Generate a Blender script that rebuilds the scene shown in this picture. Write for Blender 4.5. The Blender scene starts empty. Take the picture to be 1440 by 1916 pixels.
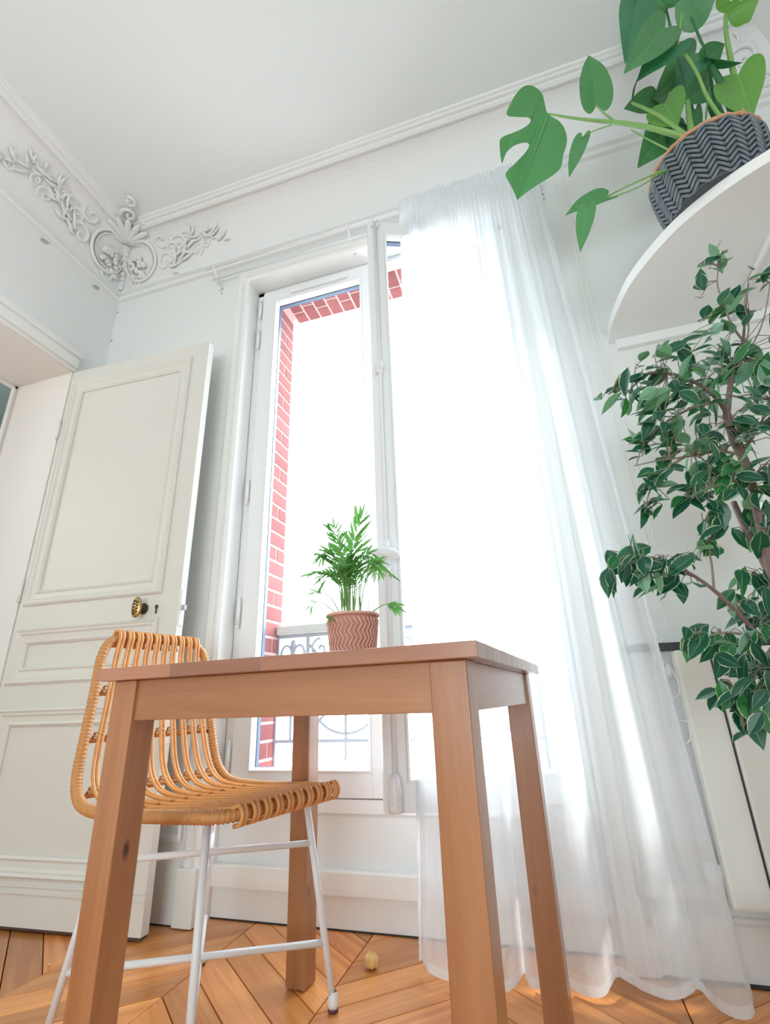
import bpy, bmesh, math, random
from mathutils import Vector, Matrix, noise as mnoise
sc = bpy.context.scene
COL = sc.collection
PI = math.pi

# ------------------------------------------------------------------ camera
cam_data = bpy.data.cameras.new('camera')
cam = bpy.data.objects.new('camera', cam_data)
COL.objects.link(cam)
cam_data.sensor_fit = 'HORIZONTAL'
cam_data.sensor_width = 36.0
cam_data.lens = 23.006
cam_data.clip_start = 0.02
RR = Vector((0.954783, 0.295381, -0.033756)); UU = Vector((0.135885, -0.332584, 0.933233)); WW = Vector((-0.264433, 0.895621, 0.357683))
cam.matrix_world = Matrix(((RR.x, UU.x, -WW.x, 0), (RR.y, UU.y, -WW.y, 0), (RR.z, UU.z, -WW.z, 0.66585), (0, 0, 0, 1)))
sc.camera = cam

# ------------------------------------------------------------------ sky, sun, lights, exposure
world = bpy.data.worlds.new('world'); sc.world = world
world.use_nodes = True
wn = world.node_tree.nodes; wl = world.node_tree.links
bg = wn['Background']
wtc = wn.new('ShaderNodeTexCoord'); wsep = wn.new('ShaderNodeSeparateXYZ'); wr = wn.new('ShaderNodeValToRGB')
wl.new(wtc.outputs['Generated'], wsep.inputs[0]); wl.new(wsep.outputs['Z'], wr.inputs[0]); wl.new(wr.outputs[0], bg.inputs[0])
wr.color_ramp.elements[0].position = 0.0; wr.color_ramp.elements[0].color = (0.30, 0.32, 0.34, 1)
e_ = wr.color_ramp.elements.new(0.10); e_.color = (0.78, 0.90, 0.97, 1)
wr.color_ramp.elements[2].position = 0.7; wr.color_ramp.elements[2].color = (0.80, 0.92, 1.0, 1)
bg.inputs[1].default_value = 8.0

sun_d = bpy.data.lights.new('sun', 'SUN'); sun = bpy.data.objects.new('sun', sun_d); COL.objects.link(sun)
sun_d.energy = 4.5; sun_d.angle = math.radians(4); sun_d.color = (1.0, 0.97, 0.92)
sun_dir = Vector((0.60, -0.42, -0.72)).normalized()
sun.rotation_euler = sun_dir.to_track_quat('-Z', 'Y').to_euler()

def area(name, loc, aim, sx, sy, e, colr):
    d = bpy.data.lights.new(name, 'AREA'); o = bpy.data.objects.new(name, d); COL.objects.link(o)
    d.shape = 'RECTANGLE'; d.size = sx; d.size_y = sy; d.energy = e; d.color = colr
    o.location = loc; o.rotation_euler = Vector(aim).to_track_quat('-Z', 'Y').to_euler()
    return o
# added fill lamp at the closed rear wall, where no window is built
area('fill_rear', (-0.3, -3.35, 1.05), (0, 1, 0.38), 2.2, 1.7, 72, (0.80, 0.95, 1.0))
area('fill_hall', (-3.4, 0.3, 1.9), (0.6, 0.55, -0.1), 0.8, 1.2, 8, (1.0, 0.95, 0.9))  # added fill that brightens the hall; no source is built there
portal = area('window_portal', (-0.54, 2.12, 1.6), (0, -1, 0), 1.5, 2.5, 1, (1, 1, 1))
portal.data.cycles.is_portal = True

sc.view_settings.view_transform = 'Standard'
sc.view_settings.look = 'None'
sc.view_settings.exposure = 0.6
sc.view_settings.gamma = 1.0
sc.view_settings.use_curve_mapping = False
sc.cycles.use_denoising = True
sc.cycles.max_bounces = 10
sc.cycles.diffuse_bounces = 6
sc.cycles.transparent_max_bounces = 24
sc.cycles.sample_clamp_indirect = 6.0

# ------------------------------------------------------------------ materials
def srgb(r, g, b):
    f = lambda c: (c/255/12.92) if c/255 <= 0.04045 else ((c/255+0.055)/1.055)**2.4
    return (f(r), f(g), f(b), 1.0)

def new_mat(name):
    m = bpy.data.materials.new(name); m.use_nodes = True
    return m, m.node_tree.nodes, m.node_tree.links, m.node_tree.nodes['Principled BSDF']

def plain(name, colr, rough=0.5, bump=0.0, bscale=60.0, vary=0.0, vscale=4.0, metal=0.0, transl=0.0):
    m, n, l, p = new_mat(name)
    p.inputs['Base Color'].default_value = colr; p.inputs['Roughness'].default_value = rough; p.inputs['Metallic'].default_value = metal
    tc = n.new('ShaderNodeTexCoord')
    if vary > 0:
        t = n.new('ShaderNodeTexNoise'); t.inputs['Scale'].default_value = vscale; t.inputs['Detail'].default_value = 4
        l.new(tc.outputs['Object'], t.inputs['Vector'])
        mx = n.new('ShaderNodeMix'); mx.data_type = 'RGBA'
        mx.inputs['A'].default_value = tuple(c*(1-vary) for c in colr[:3])+(1,); mx.inputs['B'].default_value = tuple(min(1, c*(1+vary)) for c in colr[:3])+(1,)
        l.new(t.outputs['Fac'], mx.inputs['Factor']); l.new(mx.outputs['Result'], p.inputs['Base Color'])
    if bump > 0:
        t2 = n.new('ShaderNodeTexNoise'); t2.inputs['Scale'].default_value = bscale; t2.inputs['Detail'].default_value = 3
        l.new(tc.outputs['Object'], t2.inputs['Vector'])
        b = n.new('ShaderNodeBump'); b.inputs['Strength'].default_value = bump; b.inputs['Distance'].default_value = 0.002
        l.new(t2.outputs['Fac'], b.inputs['Height']); l.new(b.outputs[0], p.inputs['Normal'])
    return m

def wood(name, c1, c2, axis, rough=0.3, use_uv=False, knots=True, var=0.25, ring=18.0):
    m, n, l, p = new_mat(name)
    p.inputs['Roughness'].default_value = rough; p.inputs['Coat Weight'].default_value = 0.35; p.inputs['Coat Roughness'].default_value = 0.22
    tc = n.new('ShaderNodeTexCoord'); oi = n.new('ShaderNodeObjectInfo')
    mp = n.new('ShaderNodeMapping')
    l.new(tc.outputs['UV' if use_uv else 'Object'], mp.inputs['Vector'])
    off = n.new('ShaderNodeVectorMath'); off.operation = 'MULTIPLY'; off.inputs[1].default_value = (7.3, 5.1, 3.7)
    l.new(oi.outputs['Random'], off.inputs[0]); l.new(off.outputs[0], mp.inputs['Location'])
    s = [ring, ring, ring]; s[axis] = ring*0.07
    mp.inputs['Scale'].default_value = s
    t = n.new('ShaderNodeTexNoise'); t.inputs['Scale'].default_value = 1.0; t.inputs['Detail'].default_value = 6; t.inputs['Distortion'].default_value = 0.6
    l.new(mp.outputs[0], t.inputs['Vector'])
    r = n.new('ShaderNodeValToRGB'); r.color_ramp.elements[0].position = 0.3; r.color_ramp.elements[0].color = c2
    r.color_ramp.elements[1].position = 0.72; r.color_ramp.elements[1].color = c1
    l.new(t.outputs['Fac'], r.inputs[0])
    hs = n.new('ShaderNodeHueSaturation')
    ma = n.new('ShaderNodeMapRange'); ma.inputs['To Min'].default_value = 1-var; ma.inputs['To Max'].default_value = 1+var*0.6
    l.new(oi.outputs['Random'], ma.inputs['Value']); l.new(ma.outputs[0], hs.inputs['Value']); l.new(r.outputs[0], hs.inputs['Color'])
    last = hs.outputs[0]
    # fine fibre
    mp2 = n.new('ShaderNodeMapping'); s2 = [260.0]*3; s2[axis] = 9.0; mp2.inputs['Scale'].default_value = s2
    l.new(tc.outputs['UV' if use_uv else 'Object'], mp2.inputs['Vector'])
    t2 = n.new('ShaderNodeTexNoise'); t2.inputs['Scale'].default_value = 1.0; t2.inputs['Detail'].default_value = 2
    l.new(mp2.outputs[0], t2.inputs['Vector'])
    mr = n.new('ShaderNodeMapRange'); mr.inputs['To Min'].default_value = 0.86; mr.inputs['To Max'].default_value = 1.08
    l.new(t2.outputs['Fac'], mr.inputs['Value'])
    mu = n.new('ShaderNodeMix'); mu.data_type = 'RGBA'; mu.blend_type = 'MULTIPLY'; mu.inputs['Factor'].default_value = 1.0
    l.new(last, mu.inputs['A']); l.new(mr.outputs[0], mu.inputs['B']); last = mu.outputs['Result']
    if knots:
        v = n.new('ShaderNodeTexVoronoi'); mp3 = n.new('ShaderNodeMapping'); s3 = [11.0]*3; s3[axis] = 5.0; mp3.inputs['Scale'].default_value = s3
        l.new(tc.outputs['Object'], mp3.inputs['Vector']); l.new(off.outputs[0], mp3.inputs['Location']); l.new(mp3.outputs[0], v.inputs['Vector'])
        v.inputs['Scale'].default_value = 1.0
        kr = n.new('ShaderNodeMapRange'); kr.inputs['From Min'].default_value = 0.03; kr.inputs['From Max'].default_value = 0.10; kr.inputs['To Min'].default_value = 0.0; kr.inputs['To Max'].default_value = 1.0
        l.new(v.outputs['Distance'], kr.inputs['Value'])
        k = n.new('ShaderNodeMix'); k.data_type = 'RGBA'; k.inputs['A'].default_value = (0.09, 0.035, 0.015, 1)
        l.new(kr.outputs[0], k.inputs['Factor']); l.new(last, k.inputs['B']); last = k.outputs['Result']
    l.new(last, p.inputs['Base Color'])
    b = n.new('ShaderNodeBump'); b.inputs['Strength'].default_value = 0.12; b.inputs['Distance'].default_value = 0.001
    l.new(t2.outputs['Fac'], b.inputs['Height']); l.new(b.outputs[0], p.inputs['Normal'])
    return m

M = {}
M['wall'] = plain('painted_plaster', (0.78, 0.795, 0.79, 1), 0.75, bump=0.25, bscale=45)
M['ceil'] = plain('ceiling_paint', (0.775, 0.81, 0.81, 1), 0.8, bump=0.15, bscale=30)
M['trim'] = plain('gloss_trim_paint', (0.83, 0.83, 0.815, 1), 0.4)
M['plaster'] = plain('ornament_plaster', (0.80, 0.81, 0.81, 1), 0.7)
M['door'] = plain('door_paint', (0.70, 0.685, 0.64, 1), 0.45, vary=0.03)
M['hall'] = plain('hall_paint', (0.30, 0.37, 0.36, 1), 0.8)
M['reveal'] = plain('reveal_paint', (0.79, 0.76, 0.73, 1), 0.6)
M['gap'] = plain('dark_gap', (0.04, 0.03, 0.025, 1), 0.9, vary=0.5, vscale=40)
M['pvc'] = plain('window_lacquer', (0.82, 0.83, 0.84, 1), 0.35)
M['spacer'] = plain('glass_spacer', (0.10, 0.16, 0.26, 1), 0.4)
M['brick'] = None
M['mortar'] = plain('mortar', (0.62, 0.42, 0.40, 1), 0.9, bump=0.3, bscale=200)
M['iron'] = plain('bloom_lightened_iron', (0.42, 0.46, 0.52, 1), 0.5)  # dark grey iron, lightened in its colour to carry the window's bloom
M['railwood'] = plain('handrail_paint', (0.62, 0.60, 0.56, 1), 0.5)
M['brass'] = plain('aged_brass', (0.50, 0.34, 0.13, 1), 0.35, metal=0.9, vary=0.4, vscale=60)
M['darkbrass'] = plain('dark_brass', (0.05, 0.035, 0.02, 1), 0.5)
M['steel'] = plain('steel', (0.45, 0.46, 0.47, 1), 0.4, metal=0.6)
M['whitemetal'] = plain('white_enamel_metal', (0.80, 0.81, 0.83, 1), 0.35, bump=0.2, bscale=90)
M['rubber'] = plain('brown_rubber', (0.10, 0.05, 0.045, 1), 0.7)
M['rattan'] = plain('rattan_cane', srgb(222, 158, 94), 0.4, vary=0.18, vscale=35, bump=0.2, bscale=200)
M['rattan_wrap'] = plain('rattan_wrapping', srgb(204, 144, 86), 0.5, vary=0.22, vscale=60, bump=0.3, bscale=300)
M['white_shelf'] = plain('shelf_lacquer', (0.86, 0.88, 0.88, 1), 0.45)
M['radiator'] = plain('radiator_enamel', (0.74, 0.73, 0.69, 1), 0.4)
M['black'] = plain('black_grille', (0.025, 0.028, 0.035, 1), 0.5)
M['copper'] = plain('painted_copper', (0.74, 0.66, 0.60, 1), 0.4)
M['cord'] = plain('cord_fibre', (0.80, 0.80, 0.77, 1), 0.7)
BIRCH1 = srgb(190, 134, 92); BIRCH2 = srgb(160, 102, 62)
M['wood_z'] = wood('birch_upright', BIRCH1, BIRCH2, 2)
M['wood_x'] = wood('birch_lengthwise', BIRCH1, BIRCH2, 0)
M['wood_y'] = wood('birch_crosswise', BIRCH1, BIRCH2, 1)
M['stave'] = wood('birch_stave', srgb(186, 132, 104), srgb(158, 104, 80), 0, var=0.3)
M['oak'] = wood('oak_parquet', srgb(240, 166, 92), srgb(202, 122, 58), 0, rough=0.33, use_uv=True, knots=False, var=0.3, ring=30)
M['oakgap'] = plain('parquet_joint', (0.05, 0.022, 0.01, 1), 0.9)

def brick_mat():
    m, n, l, p = new_mat('red_brick')
    oi = n.new('ShaderNodeObjectInfo'); r = n.new('ShaderNodeValToRGB')
    r.color_ramp.elements[0].color = (0.25, 0.062, 0.06, 1); r.color_ramp.elements[1].color = (0.34, 0.095, 0.09, 1)
    l.new(oi.outputs['Random'], r.inputs[0])
    tc = n.new('ShaderNodeTexCoord'); t = n.new('ShaderNodeTexNoise'); t.inputs['Scale'].default_value = 40
    l.new(tc.outputs['Object'], t.inputs['Vector'])
    mr = n.new('ShaderNodeMapRange'); mr.inputs['To Min'].default_value = 0.8; mr.inputs['To Max'].default_value = 1.2; l.new(t.outputs['Fac'], mr.inputs['Value'])
    mu = n.new('ShaderNodeMix'); mu.data_type = 'RGBA'; mu.blend_type = 'MULTIPLY'; mu.inputs['Factor'].default_value = 1
    l.new(r.outputs[0], mu.inputs['A']); l.new(mr.outputs[0], mu.inputs['B']); l.new(mu.outputs['Result'], p.inputs['Base Color'])
    p.inputs['Roughness'].default_value = 0.85
    b = n.new('ShaderNodeBump'); b.inputs['Strength'].default_value = 0.4; b.inputs['Distance'].default_value = 0.003
    l.new(t.outputs['Fac'], b.inputs['Height']); l.new(b.outputs[0], p.inputs['Normal'])
    return m
M['brick'] = brick_mat()

def glass_mat():
    m, n, l, p = new_mat('window_glass')
    n.remove(p); out = n['Material Output']
    tr = n.new('ShaderNodeBsdfTransparent'); tr.inputs[0].default_value = (0.95, 0.97, 0.97, 1)
    gl = n.new('ShaderNodeBsdfGlossy'); gl.inputs['Roughness'].default_value = 0.02
    lw = n.new('ShaderNodeLayerWeight'); lw.inputs[0].default_value = 0.5; pw = n.new('ShaderNodeMath'); pw.operation = 'POWER'; pw.inputs[1].default_value = 4.5; l.new(lw.outputs['Facing'], pw.inputs[0])
    fr = n.new('ShaderNodeMath'); fr.operation = 'MULTIPLY_ADD'; fr.inputs[1].default_value = 0.8; fr.inputs[2].default_value = 0.035; l.new(pw.outputs[0], fr.inputs[0])
    mx = n.new('ShaderNodeMixShader'); l.new(fr.outputs[0], mx.inputs[0]); l.new(tr.outputs[0], mx.inputs[1]); l.new(gl.outputs[0], mx.inputs[2])
    l.new(mx.outputs[0], out.inputs[0])
    return m
M['glass'] = glass_mat()

def sheer_mat(name, alpha):
    m, n, l, p = new_mat(name)
    n.remove(p); out = n['Material Output']
    tr = n.new('ShaderNodeBsdfTransparent'); tr.inputs[0].default_value = (1, 1, 1, 1)
    df = n.new('ShaderNodeBsdfDiffuse'); df.inputs[0].default_value = (0.90, 0.93, 0.96, 1)
    tl = n.new('ShaderNodeBsdfTranslucent'); tl.inputs[0].default_value = (0.93, 0.95, 0.97, 1)
    m1 = n.new('ShaderNodeMixShader'); m1.inputs[0].default_value = 0.5
    l.new(df.outputs[0], m1.inputs[1]); l.new(tl.outputs[0], m1.inputs[2])
    tc = n.new('ShaderNodeTexCoord'); mp = n.new('ShaderNodeMapping'); mp.inputs['Scale'].default_value = (90, 90, 6)
    t = n.new('ShaderNodeTexNoise'); t.inputs['Scale'].default_value = 1.0
    l.new(tc.outputs['Object'], mp.inputs[0]); l.new(mp.outputs[0], t.inputs['Vector'])
    # a thin weave covers more when seen edge-on
    lw = n.new('ShaderNodeLayerWeight'); lw.inputs[0].default_value = 0.35
    mr = n.new('ShaderNodeMapRange'); mr.inputs['To Min'].default_value = alpha-0.06; mr.inputs['To Max'].default_value = alpha+0.06
    l.new(t.outputs['Fac'], mr.inputs['Value'])
    ad = n.new('ShaderNodeMath'); ad.operation = 'MULTIPLY_ADD'; ad.inputs[1].default_value = 0.45; ad.use_clamp = True
    l.new(lw.outputs['Facing'], ad.inputs[0]); l.new(mr.outputs[0], ad.inputs[2])
    m2 = n.new('ShaderNodeMixShader'); l.new(ad.outputs[0], m2.inputs[0]); l.new(tr.outputs[0], m2.inputs[1]); l.new(m1.outputs[0], m2.inputs[2])
    l.new(m2.outputs[0], out.inputs[0])
    return m
M['sheer'] = sheer_mat('sheer_voile', 0.55)
M['hem'] = sheer_mat('sheer_voile_double', 0.66)

def leaf_mat(name, c1, c2, back, edge=None, transl=0.4, rough=0.35):
    """vertex attribute 'rim' is 1 at the blade margin, 'rib' is 1 on the midrib"""
    m, n, l, p = new_mat(name)
    out = n['Material Output']
    oi = n.new('ShaderNodeObjectInfo'); r = n.new('ShaderNodeMix'); r.data_type = 'RGBA'; r.inputs['A'].default_value = c1; r.inputs['B'].default_value = c2
    l.new(oi.outputs['Random'], r.inputs['Factor']); last = r.outputs['Result']
    tc = n.new('ShaderNodeTexCoord'); t = n.new('ShaderNodeTexNoise'); t.inputs['Scale'].default_value = 30; l.new(tc.outputs['Object'], t.inputs['Vector'])
    a2 = n.new('ShaderNodeAttribute'); a2.attribute_name = 'rib'
    mx2 = n.new('ShaderNodeMix'); mx2.data_type = 'RGBA'; mx2.inputs['B'].default_value = tuple(min(1, c*1.9+0.06) for c in c2[:3])+(1,)
    fm = n.new('ShaderNodeMath'); fm.operation = 'MULTIPLY'; fm.inputs[1].default_value = 0.7; l.new(a2.outputs['Fac'], fm.inputs[0])
    l.new(fm.outputs[0], mx2.inputs['Factor']); l.new(last, mx2.inputs['A']); last = mx2.outputs['Result']
    if edge:
        a = n.new('ShaderNodeAttribute'); a.attribute_name = 'rim'
        ad = n.new('ShaderNodeMath'); ad.operation = 'MULTIPLY_ADD'; ad.inputs[1].default_value = 0.5; ad.inputs[2].default_value = -0.25; l.new(t.outputs['Fac'], ad.inputs[0])
        ad2 = n.new('ShaderNodeMath'); ad2.operation = 'ADD'; l.new(ad.outputs[0], ad2.inputs[0]); l.new(a.outputs['Fac'], ad2.inputs[1])
        st = n.new('ShaderNodeMapRange'); st.inputs['From Min'].default_value = 0.86; st.inputs['From Max'].default_value = 1.0; l.new(ad2.outputs[0], st.inputs['Value'])
        mx = n.new('ShaderNodeMix'); mx.data_type = 'RGBA'; mx.inputs['B'].default_value = edge
        l.new(st.outputs[0], mx.inputs['Factor']); l.new(last, mx.inputs['A']); last = mx.outputs['Result']
    gm = n.new('ShaderNodeNewGeometry'); bk = n.new('ShaderNodeMix'); bk.data_type = 'RGBA'; bk.inputs['B'].default_value = back
    bf = n.new('ShaderNodeMath'); bf.operation = 'MULTIPLY'; bf.inputs[1].default_value = 0.65; l.new(gm.outputs['Backfacing'], bf.inputs[0])
    l.new(bf.outputs[0], bk.inputs['Factor']); l.new(last, bk.inputs['A']); last = bk.outputs['Result']
    l.new(last, p.inputs['Base Color']); p.inputs['Roughness'].default_value = rough
    tl = n.new('ShaderNodeBsdfTranslucent')
    br = n.new('ShaderNodeMix'); br.data_type = 'RGBA'; br.blend_type = 'MULTIPLY'; br.inputs['Factor'].default_value = 1; br.inputs['B'].default_value = (1.3, 1.5, 0.7, 1)
    l.new(last, br.inputs['A']); l.new(br.outputs['Result'], tl.inputs[0])
    ms = n.new('ShaderNodeMixShader'); ms.inputs[0].default_value = transl
    l.new(p.outputs[0], ms.inputs[1]); l.new(tl.outputs[0], ms.inputs[2]); l.new(ms.outputs[0], out.inputs[0])
    return m
M['monstera'] = leaf_mat('monstera_leaf', srgb(42, 104, 68), srgb(62, 128, 76), srgb(84, 145, 92), transl=0.14, rough=.45)
M['ficus'] = leaf_mat('ficus_leaf', srgb(8, 66, 62), srgb(58, 130, 70), srgb(140, 195, 165), edge=srgb(205, 226, 190), transl=0.13)
M['palm'] = leaf_mat('palm_leaflet', srgb(40, 112, 62), srgb(92, 150, 62), srgb(90, 150, 80), transl=0.2)
M['petiole'] = plain('petiole', srgb(128, 172, 96), 0.4, vary=0.25, vscale=20)
M['petiole_dark'] = plain('dark_petiole', srgb(52, 110, 66), 0.4, vary=0.2, vscale=20)
M['bark'] = plain('ficus_bark', srgb(122, 100, 96), 0.8, vary=0.3, vscale=50, bump=0.5, bscale=120)
M['twig'] = plain('ficus_twig', srgb(140, 128, 112), 0.7, vary=0.3, vscale=60)
M['soil'] = plain('potting_soil', (0.06, 0.04, 0.03, 1), 0.95, bump=0.8, bscale=120)
M['pot_dark'] = plain('dark_weave', srgb(66, 76, 84), 0.55, vary=0.3, vscale=70, bump=0.2, bscale=200)
M['pot_strip'] = plain('dark_weave_strip', srgb(112, 124, 132), 0.45, vary=0.45, vscale=45)
M['pot_rim'] = plain('natural_cane_rim', srgb(196, 150, 116), 0.6, vary=0.25, vscale=30)
M['pink_weave'] = plain('pink_basket_base', srgb(186, 130, 114), 0.7, vary=0.2, vscale=80)
M['pink_strip'] = plain('pink_basket_strip', srgb(222, 172, 154), 0.6, vary=0.25, vscale=60)
M['straw'] = plain('pale_straw', srgb(226, 186, 120), 0.8, vary=0.3, vscale=60)
M['terracotta'] = plain('grey_planter', (0.45, 0.44, 0.42, 1), 0.7)

# ------------------------------------------------------------------ mesh helpers
class MB:
    def __init__(s): s.v = []; s.f = []; s.sm = []; s.uv = None
    def add(s, vs, fs, smooth=False):
        o = len(s.v); s.v += [tuple(v) for v in vs]; s.f += [tuple(i+o for i in f) for f in fs]; s.sm += [smooth]*len(fs); return s
    def box(s, x0, x1, y0, y1, z0, z1, c=0.0):
        if x0 > x1: x0, x1 = x1, x0
        if y0 > y1: y0, y1 = y1, y0
        if z0 > z1: z0, z1 = z1, z0
        if c <= 0:
            vs = [(x0,y0,z0),(x1,y0,z0),(x1,y1,z0),(x0,y1,z0),(x0,y0,z1),(x1,y0,z1),(x1,y1,z1),(x0,y1,z1)]
            return s.add(vs, [(3,2,1,0),(4,5,6,7),(0,1,5,4),(1,2,6,5),(2,3,7,6),(3,0,4,7)])
        bm = bmesh.new()
        bmesh.ops.create_cube(bm, size=1.0, matrix=Matrix.Translation(((x0+x1)/2,(y0+y1)/2,(z0+z1)/2)) @ Matrix.Diagonal((x1-x0,y1-y0,z1-z0,1)))
        bmesh.ops.bevel(bm, geom=bm.edges[:], offset=c, segments=2, affect='EDGES', profile=0.6)
        bm.verts.index_update(); bm.faces.index_update()
        s.add([v.co[:] for v in bm.verts], [[v.index for v in f.verts] for f in bm.faces]); bm.free(); return s
    def tube(s, pts, r, n=8, closed=False, caps=True, up=None):
        pts = [Vector(p) for p in pts]; N = len(pts)
        rs = r if isinstance(r, (list, tuple)) else [r]*N
        vs = []; prev = None
        for i, p in enumerate(pts):
            if closed: t = pts[(i+1) % N]-pts[i-1]
            else: t = pts[min(i+1, N-1)]-pts[max(i-1, 0)]
            if t.length < 1e-9: t = Vector((0, 0, 1))
            t.normalize()
            if prev is None:
                a = Vector((0, 0, 1)) if abs(t.z) < 0.9 else Vector((1, 0, 0))
                nx = t.cross(a).normalized()
            else:
                nx = (prev-t*prev.dot(t))
                if nx.length < 1e-6: nx = t.orthogonal()
                nx.normalize()
            prev = nx; ny = t.cross(nx)
            for k in range(n):
                an = 2*PI*k/n; vs.append(p+nx*(rs[i]*math.cos(an))+ny*(rs[i]*math.sin(an)))
        fs = []
        for i in range(N if closed else N-1):
            j = (i+1) % N
            for k in range(n):
                k2 = (k+1) % n; fs.append((i*n+k, i*n+k2, j*n+k2, j*n+k))
        if caps and not closed:
            fs.append(tuple(reversed(range(n)))); fs.append(tuple(range((N-1)*n, N*n)))
        return s.add(vs, fs, True)
    def lathe(s, prof, seg=32, cx=0, cy=0, cz=0):
        vs = []; fs = []; n = len(prof)
        for k in range(seg):
            a = 2*PI*k/seg
            for r, z in prof: vs.append((cx+r*math.cos(a), cy+r*math.sin(a), cz+z))
        for k in range(seg):
            k2 = (k+1) % seg
            for i in range(n-1): fs.append((k*n+i, k2*n+i, k2*n+i+1, k*n+i+1))
        return s.add(vs, fs, True)
    def blob(s, c, rx, ry, rz, nu=10, nv=6, ax=None, jit=0.0, rnd=None):
        vs = []; fs = []
        for i in range(nv+1):
            th = PI*i/nv
            for j in range(nu):
                ph = 2*PI*j/nu; q = 1+(rnd.uniform(-jit, jit) if rnd else 0)
                d = Vector((rx*math.sin(th)*math.cos(ph), ry*math.sin(th)*math.sin(ph), rz*math.cos(th)))*q
                if ax is not None: d = ax @ d
                vs.append(Vector(c)+d)
        for i in range(nv):
            for j in range(nu):
                j2 = (j+1) % nu; fs.append((i*nu+j, (i+1)*nu+j, (i+1)*nu+j2, i*nu+j2))
        return s.add(vs, fs, True)
    def sweep_loop(s, prof, x0, x1, z0, z1, y, sgn=-1, open_bottom=False):
        """moulding round a rectangle of the plane y; prof = (outward, proud)"""
        n = len(prof); vs = []
        if open_bottom: cor = [(x0, z0, -1, 0), (x0, z1, -1, 1), (x1, z1, 1, 1), (x1, z0, 1, 0)]
        else: cor = [(x0, z0, -1, -1), (x0, z1, -1, 1), (x1, z1, 1, 1), (x1, z0, 1, -1)]
        for (x, z, ox, oz) in cor:
            for a, b in prof: vs.append((x+ox*a, y+sgn*b, z+oz*a))
        fs = []
        for c in range(3 if open_bottom else 4):
            d = (c+1) % 4
            for i in range(n-1): fs.append((c*n+i, c*n+i+1, d*n+i+1, d*n+i))
        return s.add(vs, fs)
    def xf(s, m):
        s.v = [tuple(m @ Vector(v)) for v in s.v]; return s
    def mesh(s, name, mat):
        me = bpy.data.meshes.new(name); me.from_pydata(s.v, [], s.f); me.update()
        me.polygons.foreach_set('use_smooth', s.sm)
        if mat: me.materials.append(mat)
        return me
    def build(s, name, mat, parent=None, loc=None):
        o = bpy.data.objects.new(name, s.mesh(name, mat)); COL.objects.link(o)
        if parent: o.parent = parent
        if loc is not None: o.location = loc
        return o

def tag(o, label=None, cat=None, group=None, kind=None):
    if label: o['label'] = label
    if cat: o['category'] = cat
    if group: o['group'] = group
    if kind: o['kind'] = kind
    return o
def thing(name, label, cat, loc=(0, 0, 0), rz=0.0, group=None):
    o = bpy.data.objects.new(name, None); o.empty_display_size = 0.05; COL.objects.link(o)
    o.location = loc; o.rotation_euler = (0, 0, rz)
    return tag(o, label, cat, group)
def struct(o): o['kind'] = 'structure'; return o
def sroot(name, loc=(0, 0, 0), rz=0.0):
    o = bpy.data.objects.new(name, None); o.empty_display_size = 0.05; COL.objects.link(o); o.location = loc; o.rotation_euler = (0, 0, rz)
    return struct(o)
def link_mesh(name, me, parent=None, loc=(0, 0, 0), rot=(0, 0, 0)):
    o = bpy.data.objects.new(name, me); COL.objects.link(o)
    if parent: o.parent = parent
    o.location = loc; o.rotation_euler = rot
    return o
def catmull(P, step, closed=False):
    P = [Vector(p) for p in P]; n = len(P); out = []
    for i in range(n if closed else n-1):
        g = lambda k: P[k % n] if closed else P[min(max(k, 0), n-1)]
        a, b, c, d = g(i-1), g(i), g(i+1), g(i+2)
        m = max(1, int(round((c-b).length/step)))
        for k in range(m):
            t = k/m
            out.append(0.5*((2*b)+(c-a)*t+(2*a-5*b+4*c-d)*t*t+(3*b-a-3*c+d)*t**3))
    if not closed: out.append(P[-1])
    return out
# ================================================================== SETTING
XL, XR, YB, YR, ZC = -2.07, 1.30, 1.70, -3.5, 3.2
NX0, NX1, NZ, NY = -1.19, 0.10, 2.73, 1.78      # window niche
DY0, DY1, DZ = 0.735, 1.53, 2.27                # doorway in the left wall

def wall(name, boxes, mat='wall'):
    m = MB()
    for b in boxes: m.box(*b)
    return struct(m.build(name, M[mat]))
wall('wall_back', [(XL-.3, NX0, YB, 1.845, 0, ZC+.1), (NX1, XR+.2, YB, 1.845, 0, ZC+.1), (NX0, NX1, YB, 1.845, NZ, ZC+.1), (NX0, NX1, NY, 1.845, 0, 0.345)])
wall('wall_left', [(XL-.12, XL, DY1, YB, 0, ZC+.1), (XL-.12, XL, YR-.2, DY0, 0, ZC+.1), (XL-.12, XL, DY0, DY1, DZ, ZC+.1)])
wall('wall_right', [(XR, XR+.2, YR-.2, YB, 0, ZC+.1)])
wall('wall_rear', [(XL, XR, YR-.2, YR, 0, ZC+.1)])
wall('ceiling', [(XL, XR, YR, YB, ZC, ZC+.1)], 'ceil')

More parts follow.
